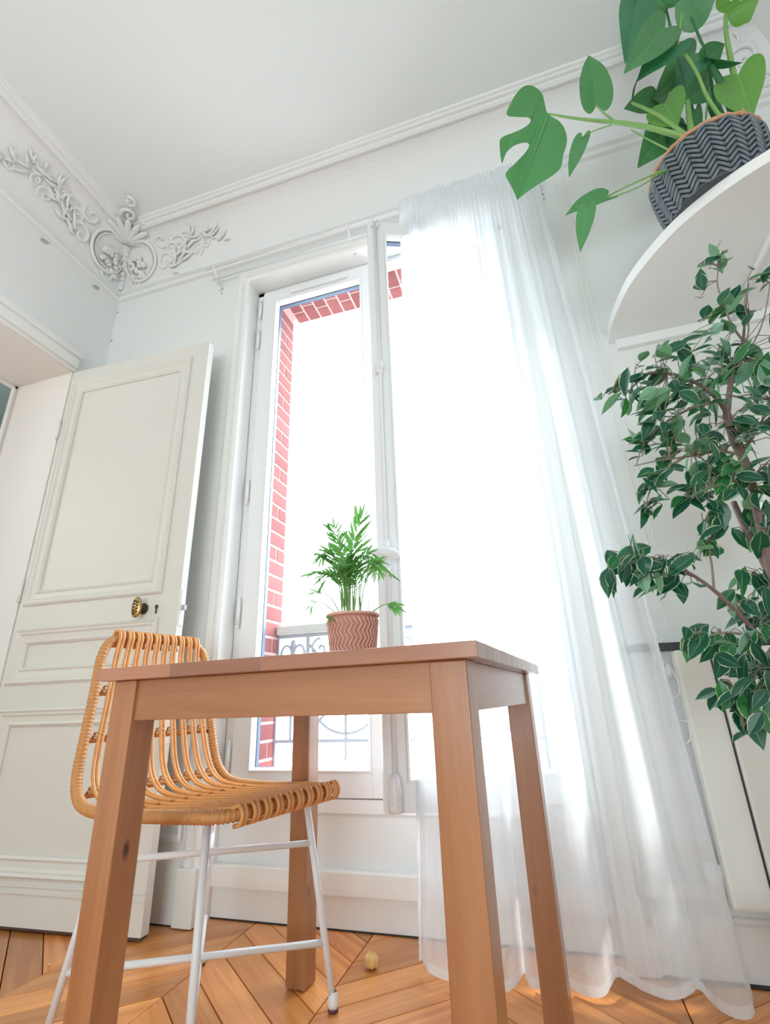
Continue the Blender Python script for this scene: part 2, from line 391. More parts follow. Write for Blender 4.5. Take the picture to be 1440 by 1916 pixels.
# ---- parquet: chevron planks, each its own part
floor = struct(MB().box(-4.0, XR, YR, YB+.14, -0.06, -0.012).build('floor', M['oakgap']))
PW, PH, SLOPE = 0.405, 0.1215, 0.86
def plank_mesh(sg):
    """parallelogram board: seam at x=0 and x=PW, bevelled upper edge"""
    g = 0.0015; c = 0.0018
    ang = math.atan(SLOPE); ca, sa = math.cos(ang), math.sin(ang)
    def ring(e, z): return [(e, sg*SLOPE*e+e, z), (PW-e, sg*SLOPE*(PW-e)+e, z), (PW-e, sg*SLOPE*(PW-e)+PH-e, z), (e, sg*SLOPE*e+PH-e, z)]
    vs = ring(g, -0.012)+ring(g, -c)+ring(g+c, 0.0)
    fs = [(8, 9, 10, 11)]
    for a in (0, 4):
        for i in range(4): fs.append((a+i, a+(i+1) % 4, a+4+(i+1) % 4, a+4+i))
    me = bpy.data.meshes.new('plank'); me.from_pydata(vs, [], fs)
    uv = me.uv_layers.new(name='UVMap')
    for lp in me.loops:
        x, y, z = me.vertices[lp.vertex_index].co
        uv.data[lp.index].uv = (x*ca+sg*y*sa, -sg*x*sa+y*ca)
    me.materials.append(M['oak']); return me
PL = {1: plank_mesh(1), -1: plank_mesh(-1)}
cand = []
for k in range(-8, 7):
    x0 = -1.013+PW*k
    sg = -1 if k % 2 == 0 else 1
    for j in range(-45, 20):
        y0 = 1.329+PH*j+(0 if sg == -1 else -SLOPE*PW)
        yc = y0+sg*SLOPE*PW/2+PH/2; xc = x0+PW/2
        if xc < -3.9 or xc > XR-.1 or yc > 2.05 or yc < YR: continue
        if xc < XL-.2 and (yc < 0 or yc > 1.6): continue
        if x0+PW > XR+.02: continue
        cand.append((abs(yc-1.35)*1.0+max(0, abs(xc+.7)-.9)*.8, x0, y0, sg, xc, yc))
cand.sort()
near = cand[:290]; rest = cand[290:]
for d, x0, y0, sg, xc, yc in near:
    o = link_mesh('plank', PL[sg], floor, (x0, y0, 0))
mb = MB()
for d, x0, y0, sg, xc, yc in rest:
    mb.add([(v.co.x+x0, v.co.y+y0, v.co.z) for v in PL[sg].vertices], [tuple(p.vertices) for p in PL[sg].polygons])
o = mb.build('far_planks', M['oak'], floor); o['kind'] = 'stuff'
uv = o.data.uv_layers.new(name='UVMap')
for lp in o.data.loops:
    x, y, z = o.data.vertices[lp.vertex_index].co; uv.data[lp.index].uv = (x*.75+y*.65, -x*.65+y*.75)
# dark dusty gap where boards meet the walls
mb = MB(); mb.box(NX0, NX1, NY-.016, NY, -.002, .004); mb.box(XL, NX0, YB-.02, YB-.004, -.002, .004); mb.box(NX1, XR, YB-.03, YB-.012, -.002, .004)
struct(mb.build('trim_1', M['gap']))

# ---- baseboards
def base_profile(h, d): return [(0, 0), (-d, 0), (-d, h*.86), (-d*.6, h*.9), (-d*.55, h*.97), (0, h)]
def base_x(name, x0, x1, y, h, d, m='trim', z0=0.003):
    pr = base_profile(h, d); n = len(pr)
    mb = MB(); mb.add([(x0, y+a, z0+b) for a, b in pr]+[(x1, y+a, z0+b) for a, b in pr], [(i, i+1, n+i+1, n+i) for i in range(n-1)]+[tuple(range(n)), tuple(reversed(range(n, 2*n)))])
    return struct(mb.build(name, M[m]))
base_x('baseboard_back', XL, -1.262, YB, 0.20, 0.018)
base_x('baseboard_right', 0.165, XR, YB, 0.13, 0.014)
mb = MB(); mb.box(XL, XL+.016, DY1+.08, YB, 0, .2); mb.box(XL, XL+.016, YR, DY0-.08, 0, .2); struct(mb.build('baseboard_left', M['trim']))
base_x('baseboard_niche', NX0, NX1, NY, 0.155, 0.012)
# boxed pipe duct that runs along the niche foot
mb = MB(); mb.box(NX0+.002, NX1-.002, NY-.034, NY-.012, 0.094, 0.160, .004)
struct(mb.build('trim_2', M['trim']))
# dado panel moulding left of the window
mb = MB(); mb.sweep_loop([(0, 0), (0, .014), (-.012, .018), (-.022, .008), (-.024, 0)], XL+.06, -1.275, .235, .80, YB)
struct(mb.build('trim_3', M['trim']))

# ---- window casing (runs to the floor on plinth blocks)
mb = MB()
mb.sweep_loop([(-.0015, -.075), (-.0015, .014), (.012, .020), (.020, .012), (.024, .012), (.030, .024), (.052, .024), (.058, .014), (.072, .010), (.072, 0)], NX0, NX1, 0.0, NZ, YB, open_bottom=True)
casing = struct(mb.build('trim_4', M['trim']))
for a, b in ((NX0-.074, NX0+.002), (NX1-.002, NX1+.074)):
    MB().box(a, b, YB-.036, YB+.02, .003, .165, .004).build('plinth_block', M['trim'], casing)

# ---- doorway: soffit, jambs and moulded architrave in the left wall; the hall beyond
mb = MB()
mb.box(XL-.37, XL-.12, DY1, DY1+.12, 0, DZ); mb.box(XL-.37, XL-.12, DY0-.12, DY0, 0, DZ); mb.box(XL-.37, XL-.12, DY0-.12, DY1+.12, DZ, DZ+.12)
mb.box(XL-.121, XL-.001, DY1-.004, DY1+.001, 0, DZ); mb.box(XL-.121, XL-.001, DY0, DY1, DZ-.004, DZ+.001); mb.box(XL-.121, XL-.001, DY0-.001, DY0+.004, 0, DZ)
struct(mb.build('wall_reveal', M['reveal']))
mb = MB()
for (a, b, o) in ((.0, .018, .0), (.018, .075, .012), (.075, .095, .022), (.095, .118, .010)):
    for s in (1,):
        mb.box(XL, XL+.012+o, DY0-b, DY1+.004, DZ+a, DZ+b, .002)
        mb.box(XL, XL+.012+o, DY0-b, DY0-a, 0, DZ+b, .002)
struct(mb.build('trim_5', M['trim']))
mb = MB(); mb.box(XL-.395, XL-.37, DY0-.12, DY1-.0, DZ-.012, DZ+.02); mb.box(XL-.395, XL-.37, DY1-.012, DY1+.05, 0, DZ+.02)
struct(mb.build('trim_6', M['trim']))
wall('wall_hall', [(-4.2, XL-.40, 2.2, 2.3, 0, 2.9), (-4.2, XL-.37, -1.2, -1.1, 0, 2.9), (-4.3, -4.2, -1.2, 2.3, 0, 2.9), (-4.2, XL-.12, -1.2, 2.3, 2.75, 2.9)], 'hall')

# ---- cornice: cove with beads, mitred round the room
CZ, CO = 2.92, 0.155
cove = [(0.0, 2.868), (.018, 2.872), (.024, 2.884), (.018, 2.896), (.010, 2.898), (.010, 2.908), (.026, 2.914), (.026, 2.926), (.012, 2.93)]
for i in range(11):
    t = PI/2*i/10; cove.append((.012+(CO-.012)*(1-math.cos(t)), 2.93+.245*math.sin(t)))
cove += [(CO, 3.170), (CO+.012, 3.166), (CO+.024, 3.172), (CO+.026, 3.182), (CO+.040, 3.182), (CO+.046, 3.188), (CO+.056, 3.190), (CO+.060, 3.2)]
def cove_along(name, p0, p1, inn, m0, m1):
    p0, p1 = Vector(p0), Vector(p1); d = (p1-p0).normalized(); inn = Vector(inn); vs = []; n = len(cove)
    for (p, s, mit) in ((p0, 1, m0), (p1, -1, m1)):
        for o, z in cove:
            q = p+inn*o+d*(s*o if mit else 0); vs.append((q.x, q.y, z))
    mb = MB(); mb.add(vs, [(i, n+i, n+i+1, i+1) for i in range(n-1)])
    return struct(mb.build(name, M['plaster']))
cor_b = cove_along('trim_7', (XL, YB, 0), (XR, YB, 0), (0, -1, 0), True, True)
cor_l = cove_along('trim_8', (XL, YR, 0), (XL, YB, 0), (1, 0, 0), False, True)
cor_r = cove_along('trim_9', (XR, YB, 0), (XR, YR, 0), (-1, 0, 0), True, False)

# ---- plaster ornament in the cove corner: medallions, scrolls, leaves
def cove_pt(side, u, v, h=0.0):
    """u = distance from the corner along the wall, v = 0..1 across the cove, h = height above its surface"""
    t = PI/2*v
    o = .012+(CO-.012)*(1-math.cos(t)); z = 2.93+.245*math.sin(t)
    no = Vector((math.cos(t)*1.0, math.sin(t)*-.62)).normalized()
    o += no.x*h; z += no.y*h
    if side == 'b': return Vector((XL+u, YB-o, z))
    if side == 'r': return Vector((XR-u, YB-o, z))
    return Vector((XL+o, YB-u, z))
def scroll(side, u0, v0, size, turn, start, r0=.0075, n=26, flat=1.0):
    pts = []; rr = []
    for i in range(n):
        t = i/(n-1); a = start+turn*t*2*PI*1.25; q = size*(1-t)**.8
        pts.append(cove_pt(side, u0+q*math.cos(a)*flat, v0+q*math.sin(a)/.30, .004)); rr.append(r0*(1-.45*t)*(0.6+.8*min(1, t*5)))
    return pts, rr
def leaflet(mb, side, u, v, a, L, W):
    pts = []; rr = []
    for i in range(7):
        t = i/6; s = math.sin(PI*t)*.5+.1
        pts.append(cove_pt(side, u+L*t*math.cos(a+.5*t), v+L*t*math.sin(a+.5*t)/.30, .003+.012*math.sin(PI*t))); rr.append(W*s*(1-.5*t))
    mb.tube(pts, rr, 6)
rnd = random.Random(4)
orn = sroot('trim_10')
for side, reach in (('l', 1.0), ('b', .70)):
    # oval medallion
    mb = MB()
    pts = [cove_pt(side,   .165+.105*math.cos(2*PI*i/36), .47+.38*math.sin(2*PI*i/36), .010) for i in range(36)]
    mb.tube(pts, .009, 8, closed=True)
    pts = [cove_pt(side, .165+.082*math.cos(2*PI*i/36), .47+.30*math.sin(2*PI*i/36), .006) for i in range(36)]
    mb.tube(pts, .005, 6, closed=True)
    mb.build('medallion', M['plaster'], orn)
    mb = MB()
    for i in range(22):
        mb.blob(cove_pt(side, .13+rnd.uniform(-.05, .06), .30+rnd.uniform(-.16, .24), .014), .015, .015, .014, 8, 5, jit=.25, rnd=rnd)
    mb.build('flower_cluster', M['plaster'], orn)
    for (u, v, s, tr, st, r) in ((.325, .30, .060, 1, -.6, .009), (.33, .70, .050, -1, .4, .008), (.11, .86, .045, 1, 1.0, .008), (.44, .52, .050, -1, 2.4, .007), (.54, .34, .040, 1, -1.0, .006), (.12, .12, .04, -1, 0, .008)):
        if u > reach: continue
        mb = MB(); p, q = scroll(side, u, v, s, tr, st, r); mb.tube(p, q, 7); mb.build('scroll', M['plaster'], orn)
    k = 0; u = .36
    while u < reach:
        f = 1-(u-.36)/(reach-.30)
        mb = MB()
        for q in range(5):
            leaflet(mb, side, u+rnd.uniform(-.02, .02), .42+.18*math.sin(u*14)+rnd.uniform(-.12, .12)*f, rnd.uniform(-1.2, 1.2), (.05+.035*f)*rnd.uniform(.7, 1.2), .017*(.6+.5*f))
        mb.build('acanthus_leaf', M['plaster'], orn)
        if k % 2 == 0 and f > .2:
            mb = MB(); p, qq = scroll(side, u+.02, .45+.15*math.sin(u*14+1.5), .034*(.5+.6*f), 1 if k % 4 == 0 else -1, k*1.1, .006*(.6+.5*f)); mb.tube(p, qq, 6); mb.build('scroll', M['plaster'], orn)
        u += .055; k += 1
# shell and tendrils at the mitre, licking over the ceiling band
mb = MB()
for i in range(9):
    a = -PI*.5+PI*i/8
    p0 = Vector((XL+.14, YB-.14, 3.140)); d = Vector((math.cos(a)*.70-math.sin(a)*.70, -math.cos(a)*.70-math.sin(a)*.70, 0))
    pts = [p0+d*(.14*t/5)+Vector((0, 0, .012*math.sin(PI*t/5)+.022*t/5)) for t in range(6)]
    mb.tube(pts, [.008, .013, .017, .018, .016, .008], 7)
mb.build('shell', M['plaster'], orn)
for k, (ox, oy, s) in enumerate(((.29, .16, .050), (.16, .29, .050), (.25, .25, .04), (.31, .31, .03))):
    mb = MB(); pts = []; rr = []
    for i in range(22):
        t = i/21; a = k*1.7+t*2*PI*1.2; q = s*(1-t)**.7
        pts.append((XL+ox+q*math.cos(a), YB-oy+q*math.sin(a), 3.180)); rr.append(.010*(1-.4*t))
    mb.tube(pts, rr, 7); mb.build('scroll', M['plaster'], orn)
mb = MB()
for i in range(12):
    v = .08+.84*i/11; c = cove_pt('b', 0, v); o = c.y
    t = PI/2*v; oo = .012+(CO-.012)*(1-math.cos(t)); z = 2.93+.245*math.sin(t)
    mb.blob((XL+oo+.006, YB-oo-.006, z), .020, .020, .018, 8, 5, jit=.2, rnd=rnd)
mb.build('corner_leaf_rib', M['plaster'], orn)
# right-hand corner has the same kind of enrichment, smaller in view
orr = sroot('trim_11')
for (u, v, s, tr, st, r) in ((.16, .5, .06, 1, 0, .009), (.10, .2, .045, -1, 1, .008), (.22, .75, .04, 1, 2, .007), (.30, .4, .04, -1, 1, .006)):
    mb = MB(); p, q = scroll('r', u, v, s, tr, st, r); mb.tube(p, q, 7); mb.build('scroll', M['plaster'], orr)

# ---- facade outside the window: brick jambs and lintel soffit, stone sill
fac = MB()
FX0, FX1, FZ = -1.090, -0.006, 2.712
fac.box(-2.4, FX0, 1.846, 2.000, -.3, 3.4); fac.box(FX1, 1.5, 1.846, 2.000, -.3, 3.4); fac.box(FX0, FX1, 1.846, 2.07, FZ, 3.4); fac.box(FX0, FX1, 1.846, 2.10, .20, .40)
facade = struct(fac.build('wall_facade', M['mortar']))
def brick_me(sx, sy, sz): return MB().box(-sx/2, sx/2, -sy/2, sy/2, -sz/2, sz/2, .003).mesh('brick', M['brick'])
BL_, BH_ = brick_me(.022, .142, .056), brick_me(.022, .068, .056)
z = .43; k = 0
while z < FZ-.02:
    for sx in (FX0-.0085, FX1+.0085):
        if k % 3 != 1: link_mesh('brick', BL_, facade, (sx, 1.922, z))
        else:
            link_mesh('brick', BH_, facade, (sx, 1.885, z)); link_mesh('brick', BH_, facade, (sx, 1.960, z))
    z += .067; k += 1
BS1, BS2 = brick_me(.060, .104, .022), brick_me(.060, .068, .022)
x = FX0+.05; k = 0
while x < FX1-.03:
    a, b = (BS1, BS2) if k % 2 == 0 else (BS2, BS1)
    ya = 1.850+(.052 if k % 2 == 0 else .034); yb = 1.850+(.112+.034 if k % 2 == 0 else .076+.052)
    link_mesh('brick', a, facade, (x, ya, FZ+.0085)); link_mesh('brick', b, facade, (x, yb, FZ+.0085))
    x += .070; k += 1

# ---- window_1: frame, closed left casement, right casement standing open
win = sroot('window_1')
fm = MB()
WX0, WX1, WZ0, WZ1 = -1.15, 0.07, 0.362, 2.702
fm.box(NX0+.001, WX0, 1.782, 1.842, .30, NZ-.001, .003); fm.box(WX1, NX1-.001, 1.782, 1.842, .30, NZ-.001, .003); fm.box(NX0+.001, NX1-.001, 1.782, 1.842, WZ1, NZ-.001, .003)
fm.box(NX0+.001, NX1-.001, 1.770, 1.842, .315, WZ0-.003, .004)
fm.build('window_frame', M['pvc'], win)
def casement(name, W, H, side):
    """local: x from 0 (hinge) to side*W, y 0 (room face) to .055, z 0..H"""
    st, bt = .072, .078; mb = MB(); T = .055
    X = lambda a, b: (min(side*a, side*b), max(side*a, side*b))
    mb.box(*X(0, st), 0, T, 0, H, .004); mb.box(*X(W-st, W), 0, T, 0, H, .004)
    mb.box(*X(st-.002, W-st+.002), .001, T, 0, bt, .003); mb.box(*X(st-.002, W-st+.002), .001, T, H-st, H, .003)
    s = mb.build(name, M['pvc'], win)
    g = MB(); g.box(*X(st, W-st), .026, .031, bt, H-st); g.build('pane', M['glass'], s)
    b = MB(); x0, x1 = X(st, W-st)
    b.sweep_loop([(0, -.002), (0, .004), (-.006, .006), (-.012, -.008), (-.013, -.024)], x0, x1, bt, H-st, .001); b.build('glazing_bead', M['pvc'], s)
    b = MB(); b.sweep_loop([(-.0125, -.0235), (-.0125, -.0255)], x0, x1, bt, H-st, .0); b.sweep_loop([(-.0125, -.0315), (-.0125, -.0525), (.001, -.053)], x0, x1, bt, H-st, .0)
    b.build('glass_spacer', M['spacer'], s)
    return s
SH = WZ1-WZ0
left = casement('sash', .618, SH, 1); left.location = (WX0+.002, 1.766, WZ0)
OPEN = math.radians(22.0)
right = casement('sash', .600, SH, -1); right.location = (WX1-.002, 1.766, WZ0); right.rotation_euler = (0, 0, OPEN)
# ventilator strip on the head of the closed casement
v = MB(); v.box(.165, .475, -.014, 0, SH-.050, SH-.030, .003); v.build('ventilator', M['pvc'], left)
for hz in (.12, .66, 1.20, 2.05, 2.24):
    h = MB(); h.tube([(-.012, -.004, hz-.05), (-.012, -.004, hz+.05)], .0075, 10); h.blob((-.012, -.004, hz+.056), .006, .006, .008); h.blob((-.012, -.004, hz-.056), .006, .006, .008)
    h.build('hinge', M['pvc'], left)
# espagnolette on the free stile of the open casement
ex = -.600+.030
r = MB(); r.tube([(ex, -.016, .03), (ex, -.016, SH-.03)], .0065, 10); r.build('bolt_rod', M['whitemetal'], right)
k = MB(); k.lathe([(.0, 0), (.018, 0), (.020, .012), (.020, .055), (.016, .085), (.012, .098), (0, .10)], 18, ex, -.016, .005)
for q in (.03, .052):
    for dx in (-.011, .011): k.blob((ex+dx, -.034, q), .004, .003, .004, 8, 5)
k.build('bolt_keeper', M['whitemetal'], right)
k = MB(); k.box(ex-.018, ex+.018, -.020, .001, SH-.042, SH-.004, .005); k.tube([(ex-.010, -.024, SH-.022), (ex+.010, -.024, SH-.022)], .008, 10); k.build('bolt_keeper', M['whitemetal'], right)
k = MB(); k.box(ex-.016, ex+.012, -.022, .001, 1.50, 1.545, .005); k.blob((ex+.004, -.022, 1.535), .010, .012, .022); k.build('rod_guide', M['whitemetal'], right)
k = MB(); k.box(ex-.014, ex+.014, -.020, .001, .705, .800, .004); k.blob((ex, -.026, .800), .012, .014, .014); k.blob((ex, -.026, .700), .011, .013, .013)
k.tube([(ex, -.012, .752), (ex-.002, -.050, .752)], .009, 12); k.build('handle_plate', M['whitemetal'], right)
k = MB(); k.blob((0, 0, 0), .046, .013, .020, 20, 10)
k.blob((0, -.010, 0), .036, .006, .013, 18, 8)
k.xf(Matrix.Translation((ex-.004, -.060, .757)) @ Matrix.Rotation(.12, 4, 'Y')); k.build('handle', M['whitemetal'], right)

# ---- wrought-iron window guard with handrail
guard = thing('window_guard', 'grey scrolled wrought iron guard with a flat handrail outside the window', 'railing', (0, 1.975, 0))
MB().box(FX0+.004, FX1-.004, -.032, .030, .945, .982, .006).build('handrail', M['railwood'], guard)
gb = MB()
GZ0, GZ1 = .525, .944
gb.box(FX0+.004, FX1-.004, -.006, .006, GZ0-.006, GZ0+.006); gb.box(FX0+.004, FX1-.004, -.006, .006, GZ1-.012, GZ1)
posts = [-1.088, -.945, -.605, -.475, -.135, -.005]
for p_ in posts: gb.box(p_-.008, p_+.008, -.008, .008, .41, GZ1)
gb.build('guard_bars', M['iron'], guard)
def spiral(cx, cz, s, turn, st, n=24, r=.006, rev=1.2):
    return [(cx+s*(1-i/(n-1))**.8*math.cos(st+turn*i/(n-1)*2*PI*rev), 0, cz+s*(1-i/(n-1))**.8*math.sin(st+turn*i/(n-1)*2*PI*rev)) for i in range(n)]
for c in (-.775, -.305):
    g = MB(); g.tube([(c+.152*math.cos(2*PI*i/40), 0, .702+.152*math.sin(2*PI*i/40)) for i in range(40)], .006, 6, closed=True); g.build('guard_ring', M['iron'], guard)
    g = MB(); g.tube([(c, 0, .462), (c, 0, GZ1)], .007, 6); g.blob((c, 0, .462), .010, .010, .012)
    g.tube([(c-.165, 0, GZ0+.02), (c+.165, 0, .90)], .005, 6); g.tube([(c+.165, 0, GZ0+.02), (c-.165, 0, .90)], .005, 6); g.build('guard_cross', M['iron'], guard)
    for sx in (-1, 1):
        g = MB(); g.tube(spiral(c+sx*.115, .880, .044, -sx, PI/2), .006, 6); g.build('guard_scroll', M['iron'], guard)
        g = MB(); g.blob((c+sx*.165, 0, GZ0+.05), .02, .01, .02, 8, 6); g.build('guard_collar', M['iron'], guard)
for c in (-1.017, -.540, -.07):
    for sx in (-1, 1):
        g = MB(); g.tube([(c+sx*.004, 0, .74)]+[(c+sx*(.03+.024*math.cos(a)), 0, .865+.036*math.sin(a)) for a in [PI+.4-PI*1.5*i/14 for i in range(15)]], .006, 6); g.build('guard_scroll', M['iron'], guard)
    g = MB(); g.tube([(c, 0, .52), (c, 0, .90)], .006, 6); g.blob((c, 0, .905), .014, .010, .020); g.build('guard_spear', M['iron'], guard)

# ---- door_1: panelled leaf standing open against the back wall
HX, HY = -2.060, 1.524
door = sroot('door_1', (HX, HY, 0.0), math.atan2(.030, .776))
DW, DH, DT = .777, 2.262, .036
panels = [(.024, .692, 1.085, 2.190), (.024, .692, .775, .985), (.024, .692, .150, .680)]
mb = MB()
px0, px1 = panels[0][0], panels[0][1]
mb.box(0, px0, 0, DT, .014, DH, .002); mb.box(px1, DW, 0, DT, .014, DH, .002)
for z0, z1 in ((.014, .150), (.680, .775), (.985, 1.085), (2.190, DH)): mb.box(px0-.001, px1+.001, .0, DT, z0, z1)
mb.build('door_leaf', M['door'], door)
for p0, p1, z0, z1 in panels:
    MB().box(p0-.001, p1+.001, .010, DT-.008, z0-.001, z1+.001).build('door_panel', M['door'], door)
    mo = MB(); mo.sweep_loop([(.003, -.001), (.003, .006), (-.004, .011), (-.012, .006), (-.018, .006), (-.026, .0), (-.044, -.002), (-.052, .003), (-.060, -.003), (-.062, -.0105)], p0, p1, z0, z1, 0)
    mo.build('panel_moulding', M['door'], door)
mo = MB()
for zz in (.128, .108): mo.box(.0, DW-.0, -.005, .001, zz-.004, zz+.004, .002)
mo.build('kick_rail', M['door'], door)
MB().box(.004, DW-.004, .004, DT-.004, .006, .015).build('bottom_edge', M['rubber'], door)
hx = DW-.178
k = MB(); k.lathe([(0, 0), (.020, 0), (.021, .003), (.010, .007), (.0085, .030), (.012, .034)], 20); k.xf(Matrix.Translation((hx+.022, -.0005, 1.027)) @ Matrix.Rotation(PI/2, 4, 'X')); k.build('knob_stem', M['darkbrass'], door)
k = MB(); k.lathe([(0, -.002), (.016, 0), (.0225, .004), (.0225, .008), (.018, .012), (0, .014)], 28); k.xf(Matrix.Translation((hx+.022, -.033, 1.027)) @ Matrix.Rotation(PI/2, 4, 'X') @ Matrix.Diagonal((.95, 1.75, 1, 1)))
knob = k.build('knob', M['brass'], door); knob['label'] = 'oval ornate brass knob'
k = MB()
for i in range(9):
    zz = 1.027-.024+.006*i; k.blob((hx+.022+(.006 if i % 2 else -.006), -.046, zz), .007, .002, .004, 8, 5)
k.build('knob_relief', M['darkbrass'], knob)
k = MB(); k.blob((DW-.098, -.002, 1.030), .007, .004, .009, 12, 6); k.box(DW-.1005, DW-.0955, -.004, .001, 1.004, 1.026, .001); k.build('keyhole_plate', M['darkbrass'], door)
k = MB(); k.box(DW, DW+.004, .006, DT-.006, .955, 1.09); k.build('lock_plate', M['trim'], door)
k = MB(); k.box(DW+.002, DW+.019, .010, .022, 1.012, 1.032, .002); k.build('latch_bolt', M['steel'], door)
for hz in (.25, 1.15, 1.93):
    h = MB(); h.tube([(-.006, -.004, hz-.05), (-.006, -.004, hz+.05)], .007, 10); h.build('hinge', M['trim'], door)
# ================================================================== FURNITURE
# ---- birch table
TH = -0.0958
tab = thing('table', 'square pale birch table with four straight legs in the foreground', 'table', (-0.0839, 0.7072, 0), TH)
# local frame: x runs to the LEFT as negative, y to the back
TL, TT, TA, LW, LI, HT = .730, .0225, .0704, .0556, .0228, .740
rnd = random.Random(11)
y = 0; rows = [.062, .058, .064, .055, .062, .060, .058, .063, .060, .061, .059, .068]
sc_ = TL/sum(rows)
for ri, rw in enumerate(rows):
    rw *= sc_; x = 0
    first = [.355, .195, .180] if ri == 0 else None
    while x < TL-.02:
        L = first.pop(0) if first else (TL-x if ri == 0 else rnd.uniform(.16, .34))
        if TL-x-L < .08: L = TL-x
        MB().box(-x-L, -x, y, y+rw, HT-TT, HT, .0012).build('stave', M['stave'], tab); x += L
    y += rw
for sx in (0, 1):
    for sy in (0, 1):
        x0 = -LI-LW-(TL-2*LI-LW)*sx; y0 = LI+(TL-2*LI-LW)*sy
        MB().box(x0, x0+LW, y0, y0+LW, 0.003, HT-TT-.0002, .0025).build('leg', M['wood_z'], tab)
a0, a1 = -TL+LI+LW-.001, -LI-LW+.001
for yy in (LI+.006, TL-LI-.006-.020): MB().box(a0, a1, yy, yy+.020, HT-TT-TA, HT-TT-.0002, .0015).build('apron', M['wood_x'], tab)
for xx in (-LI-.006-.020, -TL+LI+.006): MB().box(xx, xx+.020, LI+LW-.001, TL-LI-LW+.001, HT-TT-TA, HT-TT-.0002, .0015).build('apron', M['wood_y'], tab)

# ---- rattan chair
chair = thing('rattan_chair', 'honey rattan chair with white metal legs tucked under the birch table', 'chair', (-.8447, 1.2213, 0), math.radians(-14))
half = [(-.290, 0, .862), (-.290, -.10, .862), (-.288, -.150, .850), (-.281, -.176, .805), (-.268, -.188, .70), (-.252, -.203, .59), (-.238, -.213, .52), (-.208, -.219, .474), (-.155, -.219, .452), (-.04, -.213, .448), (.08, -.203, .452), (.165, -.197, .456), (.225, -.185, .458), (.252, -.155, .459), (.260, -.10, .460), (.262, 0, .460)]
loop = half+[(x, -y, z) for x, y, z in reversed(half[1:-1])]
path = catmull(loop, .003, closed=True)
rads = []
ps = 0
for i, p in enumerate(path):
    thick = .0135 if abs(p.z-.862) > .02 else .012
    rads.append(thick*(1.0 if i % 3 else .80))
fr = MB(); fr.tube(path, rads, 10, closed=True); fr.build('wrapped_frame', M['rattan_wrap'], chair)
prof = [(-.290, .862), (-.281, .80), (-.268, .70), (-.252, .59), (-.236, .52), (-.200, .470), (-.150, .447), (-.04, .441), (.08, .447), (.17, .455), (.250, .462)]
def hw(x, z):
    best = min(half, key=lambda h: (h[0]-x)**2+(h[2]-z)**2); return -best[1]
def widths(t):
    W_ = [.130, .136, .148, .164, .174, .178, .178, .176, .170, .164, .156]; i = min(9, int(t*10)); f = t*10-i; return W_[i]*(1-f)+W_[i+1]*f
NP = 10
for k in range(NP):
    q = -1+2*k/(NP-1)
    for e in (-1, 1):
        P = []
        # behind the top rail, over it, down the back, along the seat, round the front rail
        P += [(-.306, .835), (-.309, .862), (-.300, .880), (-.284, .879), (-.273, .862)]
        P = [(a, q*.130+e*.0052, b) for a, b in P]
        for i, (a, b) in enumerate(prof[1:]):
            t = (i+1)/(len(prof)-1); P.append((a+.006 if b > .5 else a, q*widths(t)+e*.0052, b+(.010 if b < .5 else .004)))
        w = q*.156+e*.0052
        P += [(.268, w, .479), (.279, w, .462), (.272, w, .444), (.256, w, .440)]
        c = MB(); c.tube(catmull(P, .012), .0044, 7); c.build('cane', M['rattan'], chair)
ties = [(-.275, .715, .0), (-.257, .600, .0), (-.218, .478, .0), (-.06, .441, .0), (.10, .447, .0)]
for (a, b, _) in ties:
    w = hw(a, b)
    t = MB(); t.tube([(a-.006, -w, b-.006), (a-.006, 0, b-.006), (a-.006, w, b-.006)], .0055, 8); cr = t.build('cross_tie', M['rattan'], chair)
    kn = MB(); tt = [i for i, (x, z) in enumerate(prof) if abs(z-b) < .09]
    tt_ = min(range(11), key=lambda i: (prof[i][0]-a)**2+(prof[i][1]-b)**2)/10
    for k in range(NP):
        q = -1+2*k/(NP-1)
        yy = q*widths(tt_)
        for d in (-.004, .004):
            ring = [(a+.000+.0115*math.cos(2*PI*i/12), yy+.0125*math.sin(2*PI*i/12)+d*.5, b+.002+d+.0105*math.cos(2*PI*i/12+1.2)*(.7)) for i in range(12)]
            kn.tube(ring, .0026, 5, closed=True)
    kn.build('binding', M['rattan_wrap'], cr)
feet = {'A': (.219, -.198), 'B': (.232, .204), 'C': (-.235, -.190), 'D': (-.228, .212)}
tops = {'A': (.172, -.156), 'B': (.175, .160), 'C': (-.165, -.150), 'D': (-.165, .160)}
for k in 'ABCD':
    f, t = feet[k], tops[k]
    l = MB(); l.tube([(f[0], f[1], .016), (t[0], t[1], .436)], .0085, 12); l.lathe([(0, .004), (.0115, .004), (.0125, .012), (.0125, .022), (.0085, .034)], 14, f[0], f[1], .004)
    lg = l.build('leg', M['whitemetal'], chair)
    MB().lathe([(0, 0), (.011, 0), (.012, .004), (.011, .009), (0, .0095)], 14, f[0], f[1], .0).build('foot_pad', M['rubber'], lg)
def onleg(k, z):
    f, t = feet[k], tops[k]; s = (z-.016)/.42; return (f[0]+(t[0]-f[0])*s, f[1]+(t[1]-f[1])*s, z)
for a, b in (('C', 'B'), ('D', 'A')):
    for z in ((.130, .335) if a == 'C' else (.118, .322)):
        s = MB(); s.tube([onleg(a, z), onleg(b, z)], .0075, 10); s.build('stretcher', M['whitemetal'], chair)

